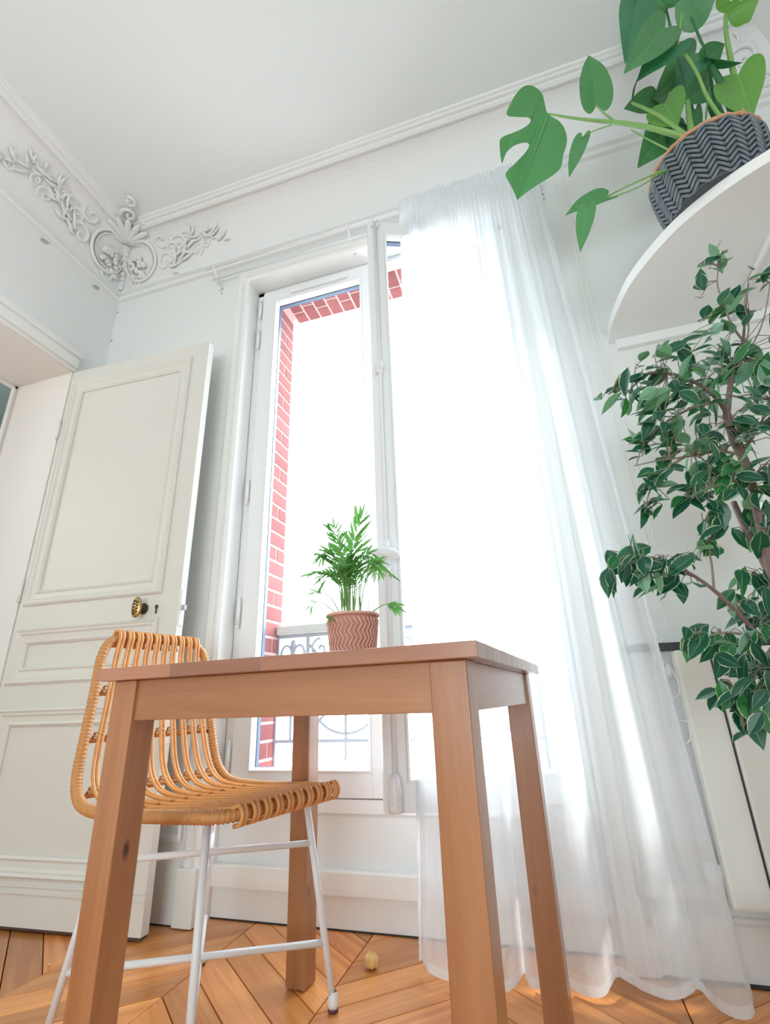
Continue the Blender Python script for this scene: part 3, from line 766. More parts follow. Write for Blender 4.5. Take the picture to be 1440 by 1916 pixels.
# ---- curtain track, curtain and cords
rod = thing('curtain_rod', 'slim white double curtain rail running above the window on brackets', 'curtain rail', (0, 0, 0))
r = MB(); r.tube([(-1.425, 1.628, 2.825), (.30, 1.628, 2.825)], .0045, 8); r.build('front_rail', M['whitemetal'], rod)
r = MB(); r.tube([(-1.40, 1.664, 2.785), (.30, 1.664, 2.785)], .0045, 8); r.build('back_rail', M['whitemetal'], rod)
for bx in (-1.372, -.62, .27):
    b = MB(); b.tube([(bx, 1.618, 2.832), (bx, 1.664, 2.790), (bx, 1.690, 2.765)], .006, 8); b.box(bx-.009, bx+.009, 1.690, 1.6995, 2.735, 2.80, .002)
    bo = b.build('bracket', M['whitemetal'], rod)
    s = MB()
    for zz in (2.745, 2.715): s.blob((bx+.012, 1.697, zz), .005, .003, .005, 8, 5)
    s.build('screw', M['steel'], bo)
for ex_ in (-1.425, .30):
    s = MB(); s.blob((ex_, 1.628, 2.825), .009, .007, .007, 10, 6); s.build('end_cap', M['whitemetal'], rod)

rnd = random.Random(21)
def curtain_mesh(u0=0.0, u1=1.0, v0=0.0, v1=1.0, nu=260, nv=70, off=0.0):
    vs = []; fs = []
    def pos(u, v):
        # v 0 top .. 1 hem
        xt = -.352+.612*u
        xb = -.425+.765*u+.02*math.sin(u*9)
        sft = v**1.2
        x = xt+(xb-xt)*sft
        amp = (.007*(1-v)**3+  .043*min(1, v*1.5)**.9)
        ph = u*2*PI
        f1 = math.sin(ph*6.2+.8*math.sin(ph*2.1)+.5*v); fold = math.copysign(abs(f1)**.7, f1)*.62+math.sin(ph*11+1.7+1.1*math.sin(ph*1.3))*.30*(1-.5*v)
        tight = math.sin(ph*34)*.55*max(0, 1-v*5)
        y = 1.602-.058*sft+amp*fold+.008*tight-.02*sft*math.sin(ph*1.1)
        x += .5*amp*math.cos(ph*6.2+.8*math.sin(ph*2.1)+.5*v)*(0.25+.75*v)*.6
        ztop = 2.862+.005*math.sin(ph*30)
        zb = .014+.012*(1+math.sin(ph*6.2+1))*.6+.006*math.sin(ph*3)
        zz = ztop+(zb-ztop)*v
        return Vector((x, y+off, zz))
    for j in range(nv+1):
        v = v0+(v1-v0)*j/nv
        for i in range(nu+1): vs.append(pos(u0+(u1-u0)*i/nu, v))
    for j in range(nv):
        for i in range(nu): a = j*(nu+1)+i; fs.append((a, a+1, a+nu+2, a+nu+1))
    return vs, fs
cur = thing('curtain', 'long white sheer curtain covering the right half of the window to the floor', 'curtain', (0, 0, 0))
mb = MB(); mb.add(*curtain_mesh(), True); mb.build('voile', M['sheer'], cur)
mb = MB(); mb.add(*curtain_mesh(v0=.9925, v1=1.0, nv=2, off=-.0012), True); mb.build('hem', M['hem'], cur)
mb = MB(); mb.add(*curtain_mesh(v0=0.0, v1=.035, nv=5, off=-.0012), True); mb.build('gathered_heading', M['sheer'], cur)
for (a, b) in ((0, .013), (.987, 1.0)):
    mb = MB(); mb.add(*curtain_mesh(u0=a, u1=b, nu=3, off=-.0012), True); mb.build('side_hem', M['hem'], cur)

cordt = thing('pull_cord', 'thin white curtain cords hanging beside the curtain and ending in a tangle by the radiator', 'cord', (0, 0, 0))
for k, (a, b) in enumerate(((.338, .352), (.366, .376))):
    P = [(a, 1.645, 2.80)]+[(a+(b-a)*t+.006*math.sin(t*9+k), 1.640-.025*t, 2.80-1.98*t) for t in [i/14 for i in range(1, 15)]]
    c = MB(); c.tube(catmull(P, .03), .0023, 6); c.build('cord', M['cord'], cordt)
c = MB(); tg = []
rn = random.Random(5)
P = [(.312, 1.608, .83)]
for i in range(9): P.append((.316+rn.uniform(-.022, .022), 1.596+rn.uniform(-.014, .01), .80-.018*i+rn.uniform(-.02, .02)))
P += [(.318, 1.592, .735), (.342, 1.585, .70), (.340, 1.585, .655), (.312, 1.588, .645), (.294, 1.592, .68), (.300, 1.595, .74), (.292, 1.592, .67), (.312, 1.585, .60), (.345, 1.583, .585), (.342, 1.583, .545), (.312, 1.585, .53), (.294, 1.59, .56), (.296, 1.595, .70), (.312, 1.60, .80)]
c.tube(catmull(P, .012), .0021, 6); c.build('tangled_cord', M['cord'], cordt)
MB().lathe([(0, 0), (.006, .002), (.0075, .012), (.005, .032), (0, .034)], 12, .330, 1.598, .70).build('cord_tassel', M['cord'], cordt)

# ---- radiator on the wall, right
rad = thing('radiator', 'white flat-fronted wall radiator with a black top grille behind the ficus', 'radiator', (0, 0, 0))
MB().box(.245, 1.16, 1.628, 1.672, .772, .794, .002).build('top_grille', M['black'], rad)
MB().box(.40, 1.16, 1.640, 1.672, .20, .772, .004).build('body', M['radiator'], rad)
MB().box(.352, .4395, 1.600, 1.640, .172, .770, .008).build('front_panel', M['radiator'], rad)
MB().box(.4435, 1.16, 1.600, 1.640, .172, .770, .008).build('front_panel', M['radiator'], rad)
MB().box(.438, .445, 1.606, 1.640, .180, .780).build('panel_joint', M['black'], rad)
v_ = MB(); v_.lathe([(0, 0), (.014, 0), (.017, .006), (.017, .026), (.012, .032), (0, .033)], 16); v_.xf(Matrix.Translation((.180, 1.650, .770)) @ Matrix.Rotation(PI/2, 4, 'Y')); vv = v_.build('bleed_valve', M['steel'], rad)
MB().box(.205, .26, 1.642, 1.660, .774, .786, .002).build('connector', M['steel'], rad)
v_ = MB(); v_.tube([(.352, 1.655, .275), (.30, 1.655, .275), (.20, 1.66, .275), (.170, 1.66, .275), (.166, 1.66, .24), (.166, 1.66, .11)], .0065, 8); v_.build('feed_pipe', M['copper'], rad)
v_ = MB()
for i in range(14):
    a = 2*PI*i/14; v_.tube([(.338+.016*math.cos(a), 1.650+.016*math.sin(a), .200), (.338+.019*math.cos(a), 1.650+.019*math.sin(a), .255)], .005, 6)
v_.lathe([(0, .198), (.018, .198), (.019, .256), (0, .258)], 16, .338, 1.650, 0); v_.build('thermostat_knob', M['pvc'], rad)
for fx in (.50, 1.0):
    MB().box(fx-.012, fx+.012, 1.672, 1.699, .28, .34, .002).build('wall_bracket', M['steel'], rad)
MB().box(.17, .352, 1.668, 1.699, .168, .20, .003).build('pipe_cover', M['trim'], rad)

# ---- corner shelf
sh = thing('wall_shelf', 'white curved corner shelf carrying the monstera basket', 'shelf', (0, 0, 0))
edge = catmull([(.400, 1.699, 0), (.398, 1.62, 0), (.408, 1.53, 0), (.440, 1.395, 0), (.520, 1.248, 0), (.612, 1.155, 0), (.716, 1.090, 0), (.85, 1.035, 0), (1.0, 1.0, 0), (1.15, .975, 0), (1.298, .965, 0)], .02)
poly = [(p.x, p.y) for p in edge]+[(1.298, 1.699)]
n = len(poly); Z0, Z1 = 1.890, 1.926
mb = MB(); mb.add([(x, y, Z0) for x, y in poly]+[(x, y, Z1) for x, y in poly], [tuple(reversed(range(n))), tuple(range(n, 2*n))]+[(i, (i+1) % n, n+(i+1) % n, n+i) for i in range(n)])
mb.build('board', M['white_shelf'], sh)
MB().box(.422, 1.296, 1.678, 1.699, 1.852, 1.890, .002).build('batten', M['white_shelf'], sh)
MB().box(1.278, 1.298, 1.0, 1.676, 1.852, 1.890, .002).build('batten', M['white_shelf'], sh)
b = MB(); b.tube([(.800, 1.20, 1.884), (.800, 1.5, 1.882), (.800, 1.668, 1.868)], .0105, 10); b.build('support_bar', M['whitemetal'], sh)

# ---- small things
rn = random.Random(8)
p = MB()
for i in range(5):
    a = 2*PI*i/5; p.blob((.008*math.cos(a), .008*math.sin(a), .0172), .012, .012, .0160, 10, 7, jit=.12, rnd=rn)
o = p.build('crumpled_ball', M['straw'], None, (-.545, 1.567, .001)); tag(o, 'small crumpled straw coloured ball lying on the parquet near the curtain', 'ball')
p = MB(); p.blob((0, 0, .003), .006, .004, .003, 8, 5, jit=.2, rnd=rn)
o = p.build('crumb', M['straw'], None, (-1.44, 1.385, .001)); tag(o, 'tiny pale crumb on the parquet below the open door', 'crumb')
for (yy, zz, lab) in ((1.235, 2.842, 'small oval metal loop high on the left wall, farther from the room corner'), (1.545, 2.845, 'small oval metal loop high on the left wall, nearer the room corner')):
    p = MB(); p.tube([(0, .019*math.cos(2*PI*i/24), .0075*math.sin(2*PI*i/24)) for i in range(24)], .0022, 6, closed=True)
    o = p.build('wall_loop', M['steel'], None, (XL+.0045, yy, zz)); o.rotation_euler = (.35, 0, 0); tag(o, lab, 'wall loop', 'oval loops under the left cornice')
for (xx, yy, zz, lab) in ((XL+.010, YB-.003, 2.80, 'small dark screw in the wall corner just under the cornice'), (XL+.009, YB-.003, 2.60, 'small dark screw lower down in the wall corner above the open door'), (.272, YB-.002, 2.735, 'small dark screw head in the wall right of the curtain top')):
    p = MB(); p.blob((0, 0, 0), .006, .004, .006, 8, 5); o = p.build('wall_screw', M['steel'], None, (xx, yy, zz)); tag(o, lab, 'screw', 'screws left in the back wall')
MONSTERA_LEAVES = [('split', 'mid', (0.2685, 1.2, 2.4917), (0.1307, 1.17, 2.1306), 0.2827, 0), ('heart', 'mid', (0.4208, 1.22, 2.4859), (0.4401, 1.18, 2.722), 0.1029, 15), ('heart', 'mid', (0.3559, 1.22, 2.3579), (0.2856, 1.2, 2.1806), 0.0523, 25), ('heart', 'mid', (0.3589, 1.16, 2.0045), (0.236, 1.1, 1.9275), 0.068, 55), ('heart', 'mid', (0.2865, 1.1, 1.9105), (0.2415, 1.08, 1.7548), 0.0486, 10), ('heart', 'dark', (0.6268, 1.2, 2.9062), (0.5234, 1.14, 2.5572), 0.1152, -10), ('heart', 'mid', (0.6381, 1.14, 2.6131), (0.4672, 1.06, 2.3539), 0.1111, 10), ('heart', 'dark', (0.676, 1.18, 2.5889), (0.5188, 1.12, 2.4024), 0.0953, 35), ('heart', 'mid', (0.7337, 1.22, 2.8406), (0.861, 1.16, 2.884), 0.2186, 0), ('heart', 'mid', (0.7304, 1.26, 2.9115), (0.6465, 1.22, 3.191), 0.1889, 0), ('split', 'light', (0.8804, 1.26, 2.7727), (0.9652, 1.22, 2.7466), 0.1577, 0), ('heart', 'light', (0.7999, 1.2, 2.385), (0.7499, 1.14, 2.1336), 0.1253, 0), ('heart', 'mid', (0.7822, 1.28, 2.6117), (0.8443, 1.26, 2.633), 0.0889, 20), ('heart', 'mid', (0.8178, 1.36, 2.7922), (0.6394, 1.32, 2.5818), 0.1187, 10), ('heart', 'dark', (0.7886, 1.34, 2.7156), (0.6966, 1.3, 2.5374), 0.0937, 0), ('heart', 'mid', (0.7818, 1.3, 2.522), (0.6736, 1.26, 2.4314), 0.0916, 10), ('heart', 'mid', (0.6351, 1.34, 2.601), (0.5289, 1.3, 2.5431), 0.0787, 15), ('heart', 'light', (0.6163, 1.24, 2.4215), (0.6065, 1.2, 2.2554), 0.113, 0), ('heart', 'mid', (0.6414, 1.34, 2.4486), (0.533, 1.3, 2.2721), 0.116, -10), ('heart', 'dark', (0.7096, 1.36, 2.45), (0.6246, 1.34, 2.3326), 0.1015, 10), ('heart', 'dark', (0.7583, 1.22, 2.5237), (0.8122, 1.2, 2.4169), 0.044, 60), ('heart', 'dark', (0.7604, 1.22, 2.5196), (0.6967, 1.2, 2.4472), 0.0372, 50), ('heart', 'mid', (0.7327, 1.32, 2.4585), (0.7099, 1.3, 2.3285), 0.039, 20), ('heart', 'dark', (0.8006, 1.34, 2.6116), (0.7993, 1.34, 2.4277), 0.0476, 40), ('heart', 'mid', (0.677, 1.38, 2.701), (0.66, 1.36, 2.5563), 0.0853, 0)]
PETIOLES = [('light', [(0.5934, 1.17, 2.1622), (0.5187, 1.16, 2.2259), (0.4569, 1.18, 2.3126), (0.3507, 1.2, 2.4225), (0.2685, 1.2, 2.4917)], 0.009, 0.003), ('thin', [(0.4461, 1.18, 2.3209), (0.4294, 1.2, 2.4069), (0.4208, 1.22, 2.4859)], 0.0035, 0.0025), ('thin', [(0.4313, 1.18, 2.316), (0.386, 1.2, 2.3428), (0.3559, 1.22, 2.3579)], 0.002, 0.0015), ('light', [(0.6198, 1.2, 2.1997), (0.5799, 1.22, 2.3475), (0.5303, 1.24, 2.4724)], 0.007, 0.004), ('dark', [(0.5303, 1.24, 2.4724), (0.5406, 1.22, 2.5069), (0.5188, 1.12, 2.4024)], 0.0035, 0.002), ('thin', [(0.5041, 1.16, 2.0407), (0.4282, 1.16, 2.0245), (0.3589, 1.16, 2.0045)], 0.003, 0.002), ('thin', [(0.5024, 1.16, 2.0327), (0.427, 1.13, 1.97), (0.3512, 1.14, 1.9734)], 0.002, 0.002), ('thin', [(0.5532, 1.16, 2.1026), (0.5313, 1.2, 2.2181), (0.495, 1.22, 2.3227)], 0.003, 0.002), ('dark', [(0.7624, 1.22, 2.2242), (0.7653, 1.22, 2.3246), (0.7629, 1.22, 2.4439), (0.7583, 1.22, 2.5237)], 0.016, 0.007), ('light', [(0.7605, 1.2, 2.1978), (0.8, 1.22, 2.3951), (0.8423, 1.24, 2.6294), (0.8804, 1.26, 2.7727)], 0.011, 0.006), ('light', [(0.7186, 1.2, 2.2154), (0.7058, 1.2, 2.3367), (0.6989, 1.19, 2.4543), (0.676, 1.18, 2.5889)], 0.006, 0.004), ('dark', [(0.6982, 1.3, 2.3371), (0.7038, 1.28, 2.518), (0.7019, 1.24, 2.6772), (0.7304, 1.26, 2.9115)], 0.006, 0.004), ('dark', [(0.7603, 1.3, 2.3437), (0.7846, 1.26, 2.5837), (0.7741, 1.24, 2.6597), (0.764, 1.22, 2.7527)], 0.005, 0.004), ('light', [(0.645, 1.22, 2.2273), (0.6635, 1.24, 2.3195), (0.6873, 1.26, 2.4238)], 0.01, 0.007), ('dark', [(0.7732, 1.32, 2.3742), (0.7718, 1.32, 2.4645), (0.8006, 1.34, 2.6116)], 0.008, 0.004), ('thin', [(0.7153, 1.26, 2.3241), (0.7415, 1.28, 2.4004), (0.7818, 1.3, 2.522)], 0.003, 0.002), ('thin', [(0.676, 1.18, 2.5889), (0.71, 1.2, 2.6805), (0.744, 1.22, 2.7918)], 0.005, 0.004), ('dark', [(0.702, 1.34, 2.4222), (0.6764, 1.34, 2.4663), (0.6414, 1.34, 2.4486)], 0.004, 0.003), ('dark', [(0.7225, 1.34, 2.4006), (0.7569, 1.35, 2.596), (0.7886, 1.34, 2.7156)], 0.004, 0.003), ('dark', [(0.7161, 1.36, 2.4217), (0.6841, 1.38, 2.5557), (0.6351, 1.34, 2.601)], 0.004, 0.003)]
FICUS_WOOD = [('trunk', [(0.47, 1.2, 0.6586), (0.4798, 1.21, 0.8024), (0.4976, 1.22, 0.9881), (0.5107, 1.23, 1.1328), (0.5082, 1.24, 1.2226), (0.5142, 1.25, 1.2939)], 0.015, 0.01), ('trunk', [(0.4842, 1.21, 0.7912), (0.4962, 1.26, 0.932), (0.4934, 1.29, 1.0176), (0.4946, 1.31, 1.0857)], 0.012, 0.007), ('branch', [(0.5142, 1.25, 1.2939), (0.5507, 1.27, 1.3844), (0.5819, 1.29, 1.4566), (0.624, 1.31, 1.5208), (0.6485, 1.32, 1.5846)], 0.008, 0.003), ('branch', [(0.5153, 1.25, 1.2937), (0.4919, 1.22, 1.3263), (0.4506, 1.2, 1.3695), (0.379, 1.17, 1.3949), (0.3072, 1.15, 1.3817), (0.242, 1.14, 1.3442)], 0.006, 0.0015), ('branch', [(0.4956, 1.22, 1.3179), (0.4123, 1.17, 1.2834), (0.3398, 1.14, 1.2382), (0.2897, 1.13, 1.1939), (0.2607, 1.12, 1.1401)], 0.004, 0.0012), ('branch', [(0.5075, 1.23, 1.1749), (0.4504, 1.2, 1.1778), (0.3676, 1.15, 1.155), (0.3076, 1.13, 1.1471), (0.2549, 1.12, 1.1385)], 0.004, 0.0012), ('branch', [(0.3676, 1.15, 1.155), (0.3039, 1.12, 1.1128), (0.2717, 1.11, 1.0691), (0.2516, 1.11, 1.0223)], 0.003, 0.001), ('branch', [(0.6308, 1.31, 1.5277), (0.5988, 1.27, 1.5572), (0.5823, 1.24, 1.6253), (0.5817, 1.23, 1.6803), (0.6041, 1.22, 1.7472)], 0.0035, 0.001), ('branch', [(0.5825, 1.29, 1.4396), (0.6436, 1.3, 1.5513), (0.6482, 1.28, 1.6319), (0.67, 1.27, 1.6803)], 0.003, 0.001), ('branch', [(0.5779, 1.29, 1.4408), (0.6615, 1.33, 1.5349), (0.7177, 1.35, 1.6265), (0.7636, 1.36, 1.7366)], 0.003, 0.001), ('branch', [(0.419, 1.18, 0.7606), (0.3859, 1.16, 0.808), (0.3467, 1.14, 0.8567), (0.2935, 1.12, 0.9), (0.2302, 1.1, 0.9249), (0.1622, 1.09, 0.8959)], 0.005, 0.0012), ('branch', [(0.3501, 1.14, 0.8509), (0.3723, 1.18, 0.9198), (0.3807, 1.2, 0.9849), (0.3893, 1.21, 1.0378)], 0.003, 0.001), ('branch', [(0.4008, 1.18, 0.7619), (0.3532, 1.14, 0.7681), (0.309, 1.12, 0.7598), (0.2834, 1.11, 0.7474)], 0.003, 0.001), ('branch', [(0.4432, 1.18, 0.7487), (0.3826, 1.14, 0.6899), (0.3347, 1.1, 0.6538), (0.3188, 1.08, 0.5932)], 0.004, 0.001), ('branch', [(0.5075, 1.23, 1.1749), (0.5795, 1.27, 1.2538), (0.6441, 1.3, 1.3498)], 0.004, 0.001), ('branch', [(0.5074, 1.23, 1.1198), (0.4406, 1.17, 1.0854), (0.3839, 1.13, 1.0654), (0.3446, 1.11, 1.039)], 0.003, 0.001), ('branch', [(0.504, 1.22, 1.1026), (0.5375, 1.18, 1.1315), (0.5633, 1.16, 1.1429)], 0.003, 0.001)]
FICUS_CLUSTERS = [((0.2513, 1.1414, 1.3476), 0.0287, 5, (0.2513, 1.1414, 1.3495)), ((0.3108, 1.15, 1.3699), 0.0365, 8, (0.3072, 1.15, 1.3817)), ((0.3658, 1.1671, 1.3915), 0.0368, 9, (0.3687, 1.1671, 1.393)), ((0.4287, 1.1871, 1.3896), 0.0394, 12, (0.4199, 1.1871, 1.3804)), ((0.4442, 1.2057, 1.336), 0.0457, 12, (0.4624, 1.2057, 1.3571)), ((0.3668, 1.1743, 1.3339), 0.0363, 8, (0.3892, 1.1743, 1.3913)), ((0.3174, 1.14, 1.2937), 0.0202, 4, (0.3398, 1.14, 1.2382)), ((0.5319, 1.2871, 1.4676), 0.0423, 9, (0.5774, 1.2871, 1.4461)), ((0.5831, 1.29, 1.4228), 0.0484, 11, (0.5825, 1.29, 1.4396)), ((0.6146, 1.2957, 1.3539), 0.0406, 10, (0.6346, 1.2957, 1.3357)), ((0.2919, 1.1329, 1.23), 0.0223, 5, (0.3039, 1.1329, 1.2065)), ((0.3384, 1.14, 1.2315), 0.0271, 7, (0.3398, 1.14, 1.2382)), ((0.384, 1.1571, 1.2458), 0.031, 6, (0.3809, 1.1571, 1.2639)), ((0.2843, 1.13, 1.195), 0.022, 6, (0.2897, 1.13, 1.1939)), ((0.3357, 1.1386, 1.1689), 0.0362, 8, (0.3332, 1.1386, 1.1505)), ((0.3945, 1.1643, 1.1638), 0.0425, 12, (0.3909, 1.1643, 1.1615)), ((0.4625, 1.2086, 1.1728), 0.0496, 13, (0.4666, 1.2086, 1.177)), ((0.5443, 1.2471, 1.1905), 0.0505, 14, (0.5379, 1.2471, 1.2081)), ((0.3902, 1.1357, 1.0856), 0.0405, 12, (0.3919, 1.1357, 1.0682)), ((0.3476, 1.1129, 1.0581), 0.025, 6, (0.3501, 1.1129, 1.0427)), ((0.4587, 1.1871, 1.0961), 0.0417, 9, (0.4593, 1.1871, 1.0951)), ((0.5145, 1.2257, 1.0638), 0.036, 8, (0.505, 1.2257, 1.069)), ((0.2604, 1.1114, 1.0906), 0.0176, 4, (0.2762, 1.1114, 1.0752)), ((0.2823, 1.1114, 1.0679), 0.0208, 5, (0.2762, 1.1114, 1.0752)), ((0.2642, 1.11, 1.0328), 0.0161, 4, (0.2573, 1.11, 1.0356)), ((0.3268, 1.1286, 1.1126), 0.0165, 3, (0.3218, 1.1286, 1.1247)), ((0.5846, 1.2243, 1.7301), 0.023, 3, (0.5944, 1.2243, 1.7184)), ((0.6246, 1.22, 1.7589), 0.0258, 3, (0.6041, 1.22, 1.7472)), ((0.5492, 1.23, 1.682), 0.0201, 3, (0.5817, 1.23, 1.6803)), ((0.562, 1.2529, 1.5892), 0.0227, 3, (0.5894, 1.2529, 1.5961)), ((0.5995, 1.2486, 1.6096), 0.0254, 4, (0.587, 1.2486, 1.6059)), ((0.6633, 1.2743, 1.6587), 0.0316, 5, (0.6606, 1.2743, 1.6596)), ((0.7516, 1.36, 1.7407), 0.0275, 4, (0.7636, 1.36, 1.7366)), ((0.5208, 1.2657, 1.5499), 0.0257, 4, (0.5964, 1.2657, 1.5669)), ((0.5545, 1.2757, 1.5219), 0.0255, 3, (0.6033, 1.2757, 1.5531)), ((0.4571, 1.1871, 1.4625), 0.016, 2, (0.4199, 1.1871, 1.3804)), ((0.6337, 1.2971, 1.5167), 0.0395, 5, (0.6259, 1.2971, 1.5189)), ((0.1666, 1.09, 0.892), 0.022, 6, (0.1622, 1.09, 0.8959)), ((0.2011, 1.0957, 0.9089), 0.0243, 8, (0.201, 1.0957, 0.9124)), ((0.2151, 1.0971, 0.8774), 0.0239, 7, (0.2108, 1.0971, 0.9166)), ((0.2594, 1.1114, 0.8871), 0.024, 7, (0.2665, 1.1114, 0.9106)), ((0.294, 1.12, 0.9022), 0.0198, 4, (0.2935, 1.12, 0.9)), ((0.2428, 1.1114, 0.8556), 0.0163, 4, (0.2665, 1.1114, 0.9106)), ((0.3009, 1.1286, 0.8588), 0.0152, 3, (0.3164, 1.1286, 0.8813)), ((0.2075, 1.0971, 0.9406), 0.0111, 2, (0.2108, 1.0971, 0.9166)), ((0.3725, 1.2, 0.9859), 0.0213, 4, (0.3807, 1.2, 0.9849)), ((0.3514, 1.1914, 0.9491), 0.0164, 3, (0.3771, 1.1914, 0.9564)), ((0.3943, 1.1914, 0.956), 0.0185, 3, (0.3771, 1.1914, 0.9564)), ((0.4204, 1.2043, 1.0059), 0.0213, 4, (0.3843, 1.2043, 1.0073)), ((0.4936, 1.2814, 0.9951), 0.0247, 4, (0.4944, 1.2814, 0.9923)), ((0.4846, 1.2457, 0.8877), 0.029, 6, (0.4929, 1.2457, 0.8893)), ((0.4534, 1.2386, 0.8542), 0.0287, 6, (0.4912, 1.2386, 0.8688)), ((0.3992, 1.1629, 0.8127), 0.0269, 5, (0.3906, 1.1629, 0.8012)), ((0.4342, 1.1743, 0.7903), 0.0267, 6, (0.4096, 1.1743, 0.7741)), ((0.2889, 1.1129, 0.7604), 0.0124, 3, (0.2907, 1.1129, 0.7509)), ((0.2791, 1.11, 0.7407), 0.0082, 2, (0.2834, 1.11, 0.7474)), ((0.3371, 1.1343, 0.7462), 0.0187, 4, (0.3405, 1.1343, 0.7657)), ((0.3819, 1.1743, 0.7315), 0.0265, 6, (0.3939, 1.1743, 0.7628)), ((0.4048, 1.1571, 0.7189), 0.0258, 6, (0.4081, 1.1571, 0.7145)), ((0.3301, 1.1171, 0.7011), 0.0181, 4, (0.3549, 1.1171, 0.6689)), ((0.3677, 1.1229, 0.6711), 0.0247, 6, (0.3617, 1.1229, 0.6741)), ((0.3067, 1.1, 0.6547), 0.0176, 4, (0.3347, 1.1, 0.6538)), ((0.3242, 1.0943, 0.6361), 0.0211, 7, (0.33, 1.0943, 0.6359)), ((0.3572, 1.0943, 0.6351), 0.0209, 6, (0.33, 1.0943, 0.6359)), ((0.3237, 1.0829, 0.6058), 0.0131, 4, (0.321, 1.0829, 0.6015)), ((0.3972, 1.14, 0.6797), 0.014, 3, (0.3826, 1.14, 0.6899)), ((0.6151, 1.3014, 1.4394), 0.0417, 7, (0.6013, 1.3014, 1.4672)), ((0.6673, 1.3243, 1.4937), 0.0355, 6, (0.6493, 1.3243, 1.5212)), ((0.4938, 1.2457, 1.2581), 0.0364, 7, (0.5116, 1.2457, 1.2629)), ((0.5405, 1.2457, 1.2632), 0.0361, 7, (0.5116, 1.2457, 1.2629)), ((0.5205, 1.2086, 1.1081), 0.0336, 7, (0.5139, 1.2086, 1.1111)), ((0.5189, 1.2214, 1.0168), 0.0294, 6, (0.4994, 1.2214, 1.0079)), ((0.5381, 1.2786, 1.4261), 0.0332, 6, (0.5639, 1.2786, 1.4149)), ((0.5985, 1.2743, 1.2523), 0.0285, 5, (0.5885, 1.2743, 1.2672)), ((0.4702, 1.2057, 1.2996), 0.0308, 5, (0.4714, 1.2057, 1.308)), ((0.4005, 1.1871, 1.342), 0.0287, 5, (0.4199, 1.1871, 1.3804)), ((0.5052, 1.2186, 0.9621), 0.0231, 4, (0.4949, 1.2186, 0.96))]
PALM_FRONDS = [([(-0.3815, 1.0, 0.841), (-0.3795, 1.0, 0.9229), (-0.3684, 1.0, 1.0083), (-0.3471, 0.99, 1.0588)], 0.0501, 9), ([(-0.3877, 1.0, 0.8415), (-0.3973, 1.01, 0.9454), (-0.4183, 1.02, 1.0206), (-0.4265, 1.02, 1.0548)], 0.0358, 8), ([(-0.3939, 1.0, 0.842), (-0.3998, 1.0, 0.9311), (-0.4156, 0.97, 0.9744), (-0.4296, 0.95, 0.9586)], 0.0334, 8), ([(-0.3754, 1.0, 0.8405), (-0.3678, 1.01, 0.9422), (-0.3426, 1.02, 0.9792), (-0.3185, 1.03, 0.9577)], 0.0298, 8), ([(-0.3596, 1.0, 0.8392), (-0.3498, 0.99, 0.9118), (-0.3166, 0.97, 0.9449), (-0.2973, 0.96, 0.9229)], 0.0286, 8), ([(-0.4001, 1.0, 0.8425), (-0.4049, 1.0, 0.9135), (-0.4272, 0.98, 0.9295), (-0.4455, 0.97, 0.9136)], 0.031, 8), ([(-0.3815, 1.0, 0.841), (-0.3769, 0.98, 0.9124), (-0.3652, 0.96, 0.9538), (-0.3451, 0.95, 0.9882)], 0.0334, 8), ([(-0.3877, 1.0, 0.8415), (-0.382, 0.98, 0.9012), (-0.3798, 0.95, 0.9294), (-0.3814, 0.93, 0.933)], 0.0286, 8), ([(-0.3852, 1.0, 0.8413), (-0.3989, 1.03, 0.9068), (-0.4117, 1.05, 0.9499), (-0.4277, 1.07, 0.9799)], 0.0286, 8), ([(-0.373, 1.0, 0.8403), (-0.3696, 1.0, 0.9099), (-0.3663, 1.02, 0.9506), (-0.3635, 1.05, 0.9767)], 0.0286, 8), ([(-0.4025, 1.0, 0.8404), (-0.4193, 0.98, 0.8778), (-0.438, 0.96, 0.8875), (-0.4533, 0.95, 0.8824)], 0.0215, 5), ([(-0.4075, 1.0, 0.8396), (-0.4342, 0.98, 0.8652), (-0.4523, 0.97, 0.8675), (-0.462, 0.97, 0.8522)], 0.0262, 3), ([(-0.339, 1.0, 0.8376), (-0.3013, 0.98, 0.8515), (-0.2799, 0.97, 0.8481), (-0.2689, 0.97, 0.8384)], 0.0286, 7), ([(-0.4125, 1.0, 0.84), (-0.4099, 0.97, 0.8389), (-0.4097, 0.95, 0.8272)], 0.0238, 3)]
